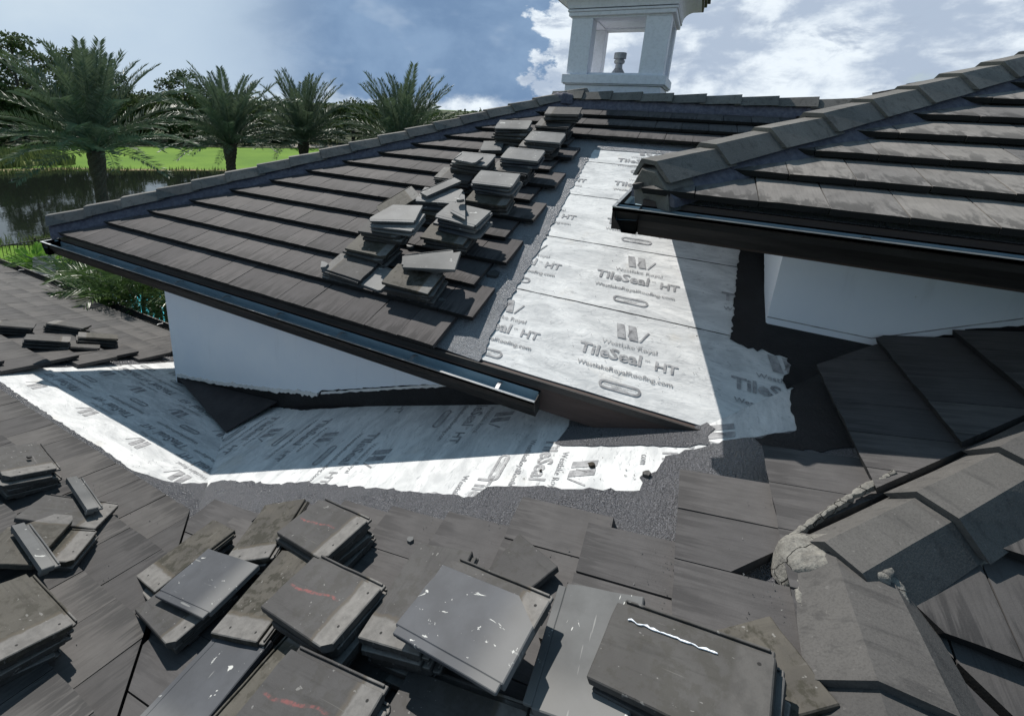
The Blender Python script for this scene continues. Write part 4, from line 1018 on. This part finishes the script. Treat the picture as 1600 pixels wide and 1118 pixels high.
for i, (pl, x, y, n, m, s_, d_) in enumerate(((PC, 770, 430, .02, 'l_dark', .05, 'dark tile scrap on the mastic strip beside the white sheet'), (PC, 690, 470, .078, 'l_pale', .035, 'pale scrap on the dark tile right of the brown mossy stack'),
    (PC, 760, 350, .078, 'l_dark', .05, 'dark scrap between the right row of piles and the stripped edge'), (PC, 640, 385, .078, 'l_light', .04, 'light scrap lying between the two olive stacks'), (PA, 640, 845, .078, 'l_pale', .022, 'pale chip on the front tiles right of the stack nearest the white sheet'),
    (PA, 820, 870, .078, 'l_light', .018, 'light chip above the white-splashed slab'), (PA, 520, 1000, .078, 'l_dark', .035, 'dark scrap in the gap beside the central stack'), (PA, 850, 990, .078, 'l_dark', .03, 'dark scrap left of the upturned grey stack'), (PB, 130, 850, .078, 'l_olive', .025, 'olive scrap right of the notched broken tile'),
    (PB, 150, 930, .078, 'l_dark', .02, 'small dark scrap on the left slope between stacks'), (PA, 1010, 740, .02, 'l_dark', .025, 'dark scrap at the ragged corner of the white sheet'), (PA, 430, 880, .09, 'l_pale', .02, 'pale chip beside the mossy head strip'))): shard(pl, (x, y), n, m, d_, s_, 20+i)
# crumbs: fine debris scattered over tiles and sheet, nobody could count it
def crumbs(plane, pts, n, k, m, seed):
    rs = random.Random(seed); bm = bmesh.new()
    for _ in range(k):
        a, b, c = rs.random(), rs.random(), rs.choice(pts)
        u, v = plane.hit(c[0]+(a-.5)*c[2], c[1]+(b-.5)*c[3], n); s = rs.uniform(.0015, .0045); vs = [bm.verts.new((u+rs.uniform(-s, s)*1.4, v+rs.uniform(-s, s), n+z)) for z in (0, 0, 0, s*1.2)]
        for q in ((0, 1, 3), (1, 2, 3), (2, 0, 3)): bm.faces.new([vs[i] for i in q])
    bmesh.ops.recalc_face_normals(bm, faces=bm.faces)
    tag(link('debris', to_mesh(bm), m, None, plane.mw), 'fine pale crumbs of broken tile scattered over the slope', 'debris', None, 'stuff')
crumbs(PA, [(1100, 830, 320, 170), (960, 870, 220, 140), (760, 840, 200, 100), (1130, 950, 200, 120)], .079, 260, 'l_light', 3)
crumbs(PB, [(140, 900, 220, 300), (200, 760, 150, 120)], .079, 140, 'l_light', 4)
crumbs(PC, [(1000, 560, 240, 120), (980, 450, 240, 120)], .010, 130, 'bark', 5)
crumbs(PA, [(900, 730, 260, 40)], .010, 60, 'bark', 6)

# ================================================================ LANDSCAPE
def ghit(px, py, z=0.):
    d = CR*((px-PPX)/FPX) - CU*((py-PPY)/FPX) + CF; return CAMPOS + d*((z-Z0)/d.z)
def at(px, dist, z=0.):                      # ground point in the direction of photo column px at its horizon
    d = CR*((px-PPX)/FPX) - CU*((170-PPY)/FPX) + CF; d.z = 0; d.normalize(); return V((d.x*dist, d.y*dist, z))
def ground(name, pts, m, z, seg=0, amp=0, seed=0, thick=.3):
    poly = [(p[0], p[1]) for p in pts]
    if area2(poly) < 0: poly = poly[::-1]
    if seg: poly = ragged(poly, seg, amp, seed)
    bm = bmesh.new(); vs = [bm.verts.new((x, y, z)) for x, y in poly]; bm.faces.new(vs)
    return tag(link(name, to_mesh(bm), m, None, Matrix()), kind='structure')
ground('lawn', [(-2500, -1500), (2500, -1500), (2500, 3000), (-2500, 3000)], 'lawn', -.02)
ground('yard', [(-20, -400), (400, -400), (400, 300), (40, 70), (8, 26), (-2, 16), (-14, 7)], 'yard', -.01, thick=0)
far = [ghit(x, y) for x, y in ((-150, 268), (-40, 273), (40, 271), (90, 266), (200, 267), (420, 268), (520, 262))]
near = [ghit(x, y) for x, y in ((-200, 380), (-60, 384), (60, 382), (110, 376))]
fd = [at(560, 60), at(700, 62), at(900, 70)]
lake_pts = far + fd + [V((10, 40, 0)), V((-2, 24, 0)), V((-14, 18, 0))] + near[::-1]
ground('lake', lake_pts, 'lake', .02, 2.2, .30, 3)
# far shore: soil line, rough bank
sh = [p + (p-V((0, 0, 0))).normalized()*q for p, q in zip(far, (2.4, 3, 3, 1.6, 1.1, .9, .9))]
ground('shore', far + sh[::-1], 'soil', .03, 1.2, .25, 4)
bk = [ghit(x, y) for x, y in ((-160, 262), (0, 262), (85, 258), (110, 250), (70, 240), (10, 232), (-160, 230))]
ground('bank', bk, 'rough', .05, 1.5, .3, 5)
ground('forest_floor', [at(-250, 79), at(100, 78), at(300, 77), at(500, 78), at(760, 80), at(900, 80), at(1500, 80), at(2400, 80), at(2400, 2600), at(900, 2600), at(400, 2600), at(-250, 2600)], 'garden', .04, 14, .8, 9)
ground('bunker', [ghit(x, y) for x, y in ((448, 226), (456, 230), (490, 231), (560, 230), (560, 227.5), (490, 227))], 'sand', .06, 1.5, .2, 6)
# mounds of the rough bank and reeds along both shores: uncountable stems
def blades(name, spots, m, h, w, label, seed, lean=.35):
    rs = random.Random(seed); bm = bmesh.new()
    for x, y, k, r in spots:
        for _ in range(k):
            a = rs.uniform(0, 2*pi); q = r*math.sqrt(rs.random()); p = V((x+q*cos(a), y+q*sin(a), 0)); hh = h*rs.uniform(.5, 1.15); b = rs.uniform(0, 2*pi)
            d = V((cos(b), sin(b), 0)); s = V((-d.y, d.x, 0))*w*rs.uniform(.6, 1.3)
            vs = [bm.verts.new(q_) for q_ in (p-s, p+s, p+d*hh*lean*.4+V((0, 0, hh*.6))+s*.7, p+d*hh*lean+V((0, 0, hh)))]
            bm.faces.new(vs)
    return tag(link(name, to_mesh(bm), m, None, Matrix()), label, 'reeds', None, 'stuff')
rs = random.Random(5); sp = []
for i in range(46):
    f = rs.random(); k = rs.randrange(len(far)-1); p = far[k].lerp(far[k+1], f); sp.append((p.x, p.y, 24, 1.0))
blades('reeds', sp, 'reed', .42, .04, 'pale reeds along the far shore of the pond', 6)
sp = []
for i in range(40):
    k = rs.randrange(len(near)-1); p = near[k].lerp(near[k+1], rs.random()); sp.append((p.x+rs.uniform(-.5, .5), p.y+rs.uniform(-.5, .5), 26, .6))
blades('reeds', sp, 'reed', .38, .014, 'green reeds along the near shore below the roof corner', 7)
sp = []
for i in range(34):
    p = ghit(rs.uniform(-60, 95), rs.uniform(236, 262)); sp.append((p.x, p.y, 60, 1.5))
blades('grass_tufts', sp, 'reed', .9, .09, 'rough tufts of grass and weeds on the left bank', 8)

# --- date palms
def frond_mesh(length, droop, seed, nl=46, lw=.030, ll=.42, up=.35):
    rs = random.Random(seed); bm = bmesh.new(); K = 16; pts = []
    for i in range(K+1):
        f = i/K; ang = droop*(f**1.6); pts.append((f, ang))
    p = V((0, 0, 0)); curve = [p.copy()]; tang = []
    for i in range(K):
        a = -droop*((i+.5)/K)**1.4; d = V((cos(a), 0, sin(a))); tang.append(d); p = p + d*(length/K); curve.append(p.copy())
    tang.append(tang[-1])
    for i in range(K):                       # rachis
        r0, r1 = .028*(1-i/K)+.004, .028*(1-(i+1)/K)+.004
        a = [bm.verts.new(curve[i]+V((0, y, z))*r0) for y, z in ((-1, 0), (1, 0), (0, .9))]; b = [bm.verts.new(curve[i+1]+V((0, y, z))*r1) for y, z in ((-1, 0), (1, 0), (0, .9))]
        for q in range(3): bm.faces.new((a[q], a[(q+1) % 3], b[(q+1) % 3], b[q]))
    for i in range(nl):
        f = .13+.87*i/nl; k = min(K-1, int(f*K)); c = curve[k].lerp(curve[k+1], f*K-k); t = tang[k]
        for sgn in (-1, 1):
            s = ll*(.55+.9*sin(pi*min(1, f*.86+.10)))*rs.uniform(.8, 1.12)*(1 if f > .2 else .6)
            fw = .55+.45*f; d = (t*fw + V((0, sgn, 0))*.72 + V((0, 0, 1))*(up*rs.uniform(.2, 1.3))).normalized()
            w = V((0, 0, 1)).cross(d); w = (w*.6 + V((0, 0, 1))*.5*rs.uniform(-1, 1)).normalized()*lw*rs.uniform(.7, 1.2)
            m = c+d*s*.45+V((0, 0, -.01)); e_ = c+d*s+V((0, 0, -.10*s))
            vs = [bm.verts.new(q) for q in (c, m+w, e_, m-w)]; bm.faces.new(vs)
    me = to_mesh(bm, 'frond'); return me
FR = {}
def frond(kind, m='frond'):
    if (kind, m) not in FR:
        spec = {0: (3.9, .55, 70, .024, .40), 1: (4.0, .95, 70, .024, .40), 2: (3.8, .85, 66, .024, .38), 3: (3.5, .85, 60, .024, .36),
                10: (2.0, .8, 30, .017, .42), 11: (2.1, 1.3, 30, .019, .46), 12: (1.5, 1.2, 22, .030, .40), 20: (.8, .9, 26, .016, .14)}[kind]
        me = frond_mesh(spec[0], spec[1], kind+3, spec[2], spec[3], spec[4]); me.materials.append(M[m]); FR[kind, m] = me
    return FR[kind, m]
def place_frond(root, me, base, az, elev, s, tw=0.):
    mw = Matrix.Translation(base) @ Matrix.Rotation(az, 4, 'Z') @ Matrix.Rotation(-elev, 4, 'Y') @ Matrix.Rotation(tw, 4, 'X') @ Matrix.Scale(s, 4)
    link('frond', me, None, root, mw)
def trunk_mesh(h, r0, r1, lean, seed, rings=46, boss=True):
    bm = bmesh.new(); rows = []; k = 14
    for i in range(rings+1):
        f = i/rings; z = h*f; r = r0+(r1-r0)*f
        if boss and f > .80: r *= 1+.42*math.sin((f-.80)/.20*pi*.62)
        row = []
        for j in range(k):
            a = j*2*pi/k; rr = r*(1+.10*((i+j) % 2)+.05*noise.noise(V((j, i*.7, seed))))
            row.append(bm.verts.new((rr*cos(a)+lean[0]*f*f, rr*sin(a)+lean[1]*f*f, z)))
        rows.append(row)
    for a, b in zip(rows, rows[1:]):
        for j in range(k): bm.faces.new((a[j], a[(j+1) % k], b[(j+1) % k], b[j]))
    bm.faces.new(rows[-1]); return to_mesh(bm, 'trunk')
def date_palm(px, dist, zc, s, seed, label, n=74, tr=.24):
    rs = random.Random(seed); b = at(px, dist)
    root = thing('date_palm', label, 'palm tree', b, 'date palms beside the pond')
    h = Z0+zc; lean = (rs.uniform(-.2, .2), rs.uniform(-.2, .2))
    link('trunk', trunk_mesh(h, tr*1.1, tr, lean, seed), 'bark', root, Matrix.Translation(b))
    top = b+V((lean[0], lean[1], h-.05))
    for i in range(n):
        f = (i+.5)/n; el = rad(87) - rad(80)*(f**1.1); az = i*2.39996+rs.uniform(-.25, .25)
        kind = 0 if f < .34 else 1 if f < .62 else 2 if f < .85 else 3
        place_frond(root, frond(kind), top+V((cos(az)*.12, sin(az)*.12, rs.uniform(-.12, .2)*(1-f))), az, el+rad(rs.uniform(-6, 6)), s*rs.uniform(.88, 1.06)*(1.05 if f < .5 else .95), rs.uniform(-.5, .5))
    return root
date_palm(139, 19, -1.85, .86, 11, 'large date palm at far left with a thick dark trunk above the pond', 66, .165)
date_palm(354, 27.5, -2.3, .98, 12, 'upright date palm in the middle of the pond row with its trunk against the water', 62, .225)
date_palm(473, 31, -2.4, 1.04, 13, 'date palm behind the leafy shrub with a sand bunker beyond it', 62, .225)
date_palm(632, 29, -2.6, 1.18, 14, 'full date palm in front of the rain cloud, its trunk hidden by the hip caps', 66, .23)

# --- woods across the fairway
def crown_mesh(clumps, k, size, seed):
    rs = random.Random(seed); bm = bmesh.new()
    for (cx_, cy_, cz, rx, rz) in clumps:
        for _ in range(int(k*(rx*rz))):
            a = rs.uniform(0, 2*pi); u = rs.uniform(-1, 1); q = rs.random()**.38; s_ = math.sqrt(1-u*u)
            p = V((cx_+rx*q*s_*cos(a), cy_+rx*q*s_*sin(a), cz+rz*q*u))
            d = V((rs.gauss(0, 1), rs.gauss(0, 1), rs.gauss(0, 1)+.35)).normalized(); e_ = d.orthogonal().normalized(); e_ = Matrix.Rotation(rs.uniform(0, 6.3), 3, d) @ e_; g = d.cross(e_); sz = size*rs.uniform(.5, 1.3)
            bm.faces.new([bm.verts.new(p+e_*sz), bm.verts.new(p+g*sz*.55), bm.verts.new(p-e_*sz*.9), bm.verts.new(p-g*sz*.5)])
    return to_mesh(bm, 'crown')
def limb(bm, a, b, r0, r1, k=7):
    a, b = V(a), V(b); d = (b-a).normalized(); u = d.orthogonal().normalized(); w = d.cross(u)
    A = [bm.verts.new(a+(u*cos(i*2*pi/k)+w*sin(i*2*pi/k))*r0) for i in range(k)]; B = [bm.verts.new(b+(u*cos(i*2*pi/k)+w*sin(i*2*pi/k))*r1) for i in range(k)]
    for i in range(k): bm.faces.new((A[i], A[(i+1) % k], B[(i+1) % k], B[i]))
    bm.faces.new(B)
def pine_parts(seed, h):
    rs = random.Random(seed); cl = []; bm = bmesh.new(); bend = V((rs.uniform(-.6, .6), rs.uniform(-.6, .6), 0))
    pt = lambda f: V((bend.x*f*f, bend.y*f*f, h*f))
    for i in range(6): limb(bm, pt(i/6), pt((i+1)/6), .24*(1-i/7.5), .24*(1-(i+1)/7.5))
    n = rs.randint(10, 14)
    for i in range(n):
        f = .50+.48*i/n; a = rs.uniform(0, 6.3); r = rs.uniform(.6, 2.5)*(1.25-f*.55); p = pt(f); q = p+V((cos(a)*r, sin(a)*r, rs.uniform(.2, .9)))
        limb(bm, p, q, .07, .025, 5); cl.append((q.x, q.y, q.z, rs.uniform(.75, 1.45), rs.uniform(.45, .85)))
    p = pt(1); cl.append((p.x, p.y, p.z, 1.2, .8))
    return to_mesh(bm, 'trunk'), crown_mesh(cl, 190, .20, seed)
def oak_parts(seed, h):
    rs = random.Random(seed); cl = []; bm = bmesh.new()
    limb(bm, (0, 0, 0), (0, 0, h*.5), .3, .2)
    for i in range(9):
        a = rs.uniform(0, 6.3); r = rs.uniform(.5, 2.6); z = h*rs.uniform(.42, .86); limb(bm, (0, 0, h*.4), (cos(a)*r, sin(a)*r, z), .1, .03, 5)
        cl.append((cos(a)*r, sin(a)*r, z, rs.uniform(1.0, 1.8), rs.uniform(.8, 1.3)))
    cl.append((0, 0, h*.88, 1.5, 1.1)); return to_mesh(bm, 'trunk'), crown_mesh(cl, 120, .23, seed)
PINES = [pine_parts(30+i, 10) for i in range(4)]; OAKS = [oak_parts(50+i, 7) for i in range(3)]
for a, b in PINES: a.materials.append(M['pine_bark']); b.materials.append(M['pine'])
for a, b in OAKS: a.materials.append(M['pine_bark']); b.materials.append(M['oak'])
def tree(kind, px, dist, ytop, label, rot, wide=1.):
    parts = (PINES if kind == 'pine' else OAKS)[int(rot*7) % (4 if kind == 'pine' else 3)]
    b = at(px, dist); d = CR*((px-PPX)/FPX) - CU*((ytop-PPY)/FPX) + CF
    h = Z0 + d.z/math.hypot(d.x, d.y)*dist; s = h/(10.8 if kind == 'pine' else 7.2)
    mw = Matrix.Translation(b) @ Matrix.Rotation(rot, 4, 'Z') @ Matrix.Diagonal((s*wide, s*wide, s, 1))
    r = thing('pine_tree' if kind == 'pine' else 'broadleaf_tree', label, 'tree', b, 'trees across the fairway', mw)
    link('trunk', parts[0], None, r, mw); link('crown', parts[1], None, r, mw)
TREES = [('pine', 8, 84, 62, 'tall pine at the left edge of the picture, its crown open to the sky'), ('pine', 34, 80, 50, 'tallest pine, left of the large date palm with bare lower trunk'), ('pine', 60, 86, 78, 'pine half hidden by the left fronds of the large date palm'),
  ('pine', 100, 88, 84, 'pine behind the top left fronds of the large date palm'), ('pine', 132, 84, 74, 'pine straight behind the large date palm'), ('pine', 160, 90, 92, 'pine behind the right shoulder of the large date palm'), ('pine', 190, 86, 112, 'pine with a round head right of the large date palm'),
  ('pine', 262, 88, 120, 'loose pine rising in the gap between the first two date palms'), ('pine', 290, 84, 108, 'pine touching the left fronds of the middle date palm'), ('oak', 232, 92, 140, 'round broadleaf tree at the bottom of the sky gap'), ('oak', 214, 86, 150, 'dark low broadleaf tree right of the large date palm'),
  ('oak', 325, 90, 130, 'broadleaf tree behind the middle date palm'), ('oak', 385, 94, 150, 'broadleaf tree between the middle and third date palms'), ('oak', 412, 90, 158, 'low broadleaf tree left of the third date palm trunk'), ('oak', 445, 92, 160, 'broadleaf tree behind the third date palm'),
  ('oak', 515, 92, 160, 'broadleaf tree right of the third date palm'), ('oak', 552, 90, 152, 'broadleaf tree rising left of the fourth date palm'), ('oak', 580, 94, 160, 'broadleaf tree behind the left fronds of the fourth date palm'), ('oak', 660, 98, 168, 'broadleaf tree behind the right fronds of the fourth date palm'),
  ('oak', 690, 104, 182, 'low round tree where the woods meet the hip caps'), ('oak', 718, 110, 190, 'last low tree of the woods above the hip caps'), ('pine', 773, 118, 174, 'lone distant treetop showing over the hip caps left of the tower'), ('oak', 20, 78, 130, 'dark broadleaf tree at the left edge below the pines'), ('oak', 70, 80, 136, 'dark broadleaf tree left of the large date palm trunk'), ('oak', 165, 82, 140, 'dark broadleaf tree behind the large palm skirt')]
for i, (kd, px, ds, yt, lb) in enumerate(TREES): tree(kd, px, ds, yt, lb, .37+i*1.31, 1.15 if kd == 'oak' else 1.)
# the dark understorey reads as one mass
rs = random.Random(77); cl = []
for i in range(400):
    px = rs.uniform(-160, 800) if i < 230 else rs.uniform(780, 2200); p = at(px, rs.uniform(80, 98)); cl.append((p.x, p.y, rs.uniform(.6, 5.8), rs.uniform(1.6, 3.0), rs.uniform(1.2, 2.4)))
tag(link('understorey', crown_mesh(cl, 40, .36, 9), 'oak', None, Matrix()), 'dark understorey of the woods across the fairway', 'woods', None, 'stuff')
cl = []
for i in range(130):
    p = at(rs.uniform(-400, 2000), rs.uniform(112, 165)); cl.append((p.x, p.y, rs.uniform(1, 5), rs.uniform(3, 6), rs.uniform(1.8, 3)))
tag(link('far_woods', crown_mesh(cl, 16, .7, 10), 'oak', None, Matrix()), 'far tree belt closing the view behind the houses', 'woods', None, 'stuff')

# --- leafy shrub on the near shore in front of the third palm
def shrub(px, dist, h, r, m, label, seed, kind='shrub', name='shrub', z=0., leaf_=.10, dens=170):
    rs = random.Random(seed); b = at(px, dist, z); root = thing(name, label, kind, b)
    bm = bmesh.new(); cl = []
    for i in range(9):
        a = rs.uniform(0, 6.3); q = r*rs.uniform(.2, .9); p = V((cos(a)*q, sin(a)*q, h*rs.uniform(.5, 1.))); limb(bm, (0, 0, 0), p, .025, .008, 5); cl.append((p.x, p.y, p.z*.75, r*.33, h*.30)); cl.append((p.x, p.y, p.z, r*.14, h*.16))
    link('stems', to_mesh(bm), 'pine_bark', root, Matrix.Translation(b)); link('foliage', crown_mesh(cl, dens*3, leaf_, seed), m, root, Matrix.Translation(b))
shrub(440, 33, 1.15, 1.1, 'bush', 'bright green leafy shrub above the hip caps below the third date palm', 3, leaf_=.13)
# --- garden below the left roof corner: fence, fern, lounger, palms, pool
ground('garden_bed', [ghit(x, y) for x, y in ((-150, 452), (-60, 446), (0, 436), (60, 424), (130, 412), (190, 420), (150, 440), (40, 470))], 'garden', .03, .5, .06, 3)
ground('pool_deck', [(-16.6, 6.2), (-18.6, 7.6), (-18, 13), (-9, 13), (-5, 9), (-5, 4.3), (-13, 4.2)], 'paving', .04)
ground('pool', [(-16.6, 7.3), (-17.2, 8.9), (-15.6, 11.2), (-10.5, 11), (-7.6, 6.5), (-10, 5.4), (-15, 6.2)], 'pool', .06, .6, .05, 2)
def disc(name, c, r, m, z, label, cat):
    bm = bmesh.new(); poly = [(c[0]+r*cos(i*pi/16), c[1]+r*sin(i*pi/16)) for i in range(32)]; prism(bm, poly, 0, z)
    return tag(link(name, to_mesh(bm), m, None, Matrix()), label, cat)
c = ghit(158, 470, .4); disc('spa', (c.x, c.y), .80, 'spa', .42, 'round pale spa at the edge of the turquoise pool behind the palm', 'spa')
f0, f1 = ghit(-45, 436), ghit(130, 402)
fn = thing('metal_fence', 'black metal picket fence along the bright lawn below the roof corner', 'fence', f0)
dv = (f1-f0); ln = dv.length; dv.normalize()
bm = bmesh.new(); box(bm, (-.008, -.008, 0), (.008, .008, 1.10)); pk = to_mesh(bm); pk.materials.append(M['black_metal'])
bm = bmesh.new(); box(bm, (-.03, -.03, 0), (.03, .03, 1.2)); ps = to_mesh(bm); ps.materials.append(M['black_metal'])
q = 0.; i = 0
while q < ln:
    link('post' if i % 18 == 0 else 'picket', ps if i % 18 == 0 else pk, None, fn, Matrix.Translation(f0+dv*q)); q += .115; i += 1
rm = Matrix.Translation(f0) @ Matrix.Rotation(math.atan2(dv.y, dv.x), 4, 'Z')
for z in (.10, 1.05): 
    bm = bmesh.new(); box(bm, (0, -.014, z), (ln, .014, z+.035)); link('rail', to_mesh(bm), 'black_metal', fn, rm)
def rosette(px, dist, n, kind, m, s, elr, label, name, cat, seed, z=0., stem=0., grp=None):
    rs = random.Random(seed); b = at(px, dist, z) if not isinstance(px, V) else px
    root = thing(name, label, cat, b, grp)
    if stem:
        for i in range(5):
            a = i*1.3; bm = bmesh.new(); limb(bm, (cos(a)*.10, sin(a)*.10, 0), (cos(a)*.22, sin(a)*.22, stem*.95), .04, .028, 7); link('stem', to_mesh(bm), 'bark', root, Matrix.Translation(b))
    for i in range(n):
        f = (i+.5)/n; az = i*2.4+rs.uniform(-.3, .3); el = rad(elr[0]+(elr[1]-elr[0])*f)
        k = kind[int(f*len(kind)) % len(kind)]; o = V((cos(az)*.22*min(1, stem), sin(az)*.22*min(1, stem), stem*rs.uniform(.88, 1.)))
        place_frond(root, frond(k, m), b+o, az, el, s*rs.uniform(.8, 1.1), rs.uniform(-.7, .7))
g = ghit(56, 426); rosette(g, 0, 20, (20,), 'fern', 1.5, (80, 25), 'bright yellow-green fern in front of the black fence', 'fern', 'fern', 4)
for (px_, py_, yy, n_, k_, s_, el_, lb_, sd_) in ((150, 436, 5.3, 34, (10, 11), .78, (55, -12), 'slender garden palm fanning out over the far roof eave', 5), (222, 462, 4.75, 84, (11, 12, 10), .64, (80, -30), 'dense dark garden palm between the far eave and the white wall', 6), (262, 432, 5.4, 30, (10, 11), .62, (70, -20), 'garden palm tucked under the gutter beside the white wall', 8)):
    p = vhit(px_, py_, 1, yy)
    rosette(V((p.x, p.y, 0)), 0, n_, k_, 'areca', s_, el_, lb_, 'garden_palm', 'palm tree', sd_, stem=p.z+.1, grp='garden palms by the pool')
hb_ = []
rs = random.Random(12)
hd_root = thing('hedge', 'low dark clipped hedge along the black fence', 'hedge', ghit(60, 432))
for i in range(26):
    p = ghit(-30+i*8, 447-i*1.5); hb_.append((p.x, p.y, .22, .45, .28))
link('foliage', crown_mesh(hb_, 420, .06, 4), 'oak', hd_root, Matrix())
# grey sling lounger
g = ghit(72, 444); lo_ = thing('pool_lounger', 'grey sling lounger beside the pool, seen between the eave and the palm', 'lounger', g)
lm = Matrix.Translation(g) @ Matrix.Rotation(rad(-28), 4, 'Z')
def lpart(name, a, b, m, r=None):
    bm = bmesh.new(); box(bm, a, b, None, .006); link(name, to_mesh(bm), m, lo_, lm @ (r or Matrix()))
lpart('seat', (-.1, -.33, .33), (1.25, .33, .36), 'sling'); lpart('backrest', (-.80, -.33, -.015), (0, .33, .015), 'sling', Matrix.Translation((-.1, 0, .36)) @ Matrix.Rotation(rad(42), 4, 'Y'))
for x in (.0, 1.15):
    for y in (-.3, .3): lpart('leg', (x-.02, y-.02, 0), (x+.02, y+.02, .33), 'black_metal')
for o in bpy.data.objects:
    if o.parent is None and o.type in ('MESH', 'EMPTY') and 'kind' not in o: o['kind'] = 'thing'
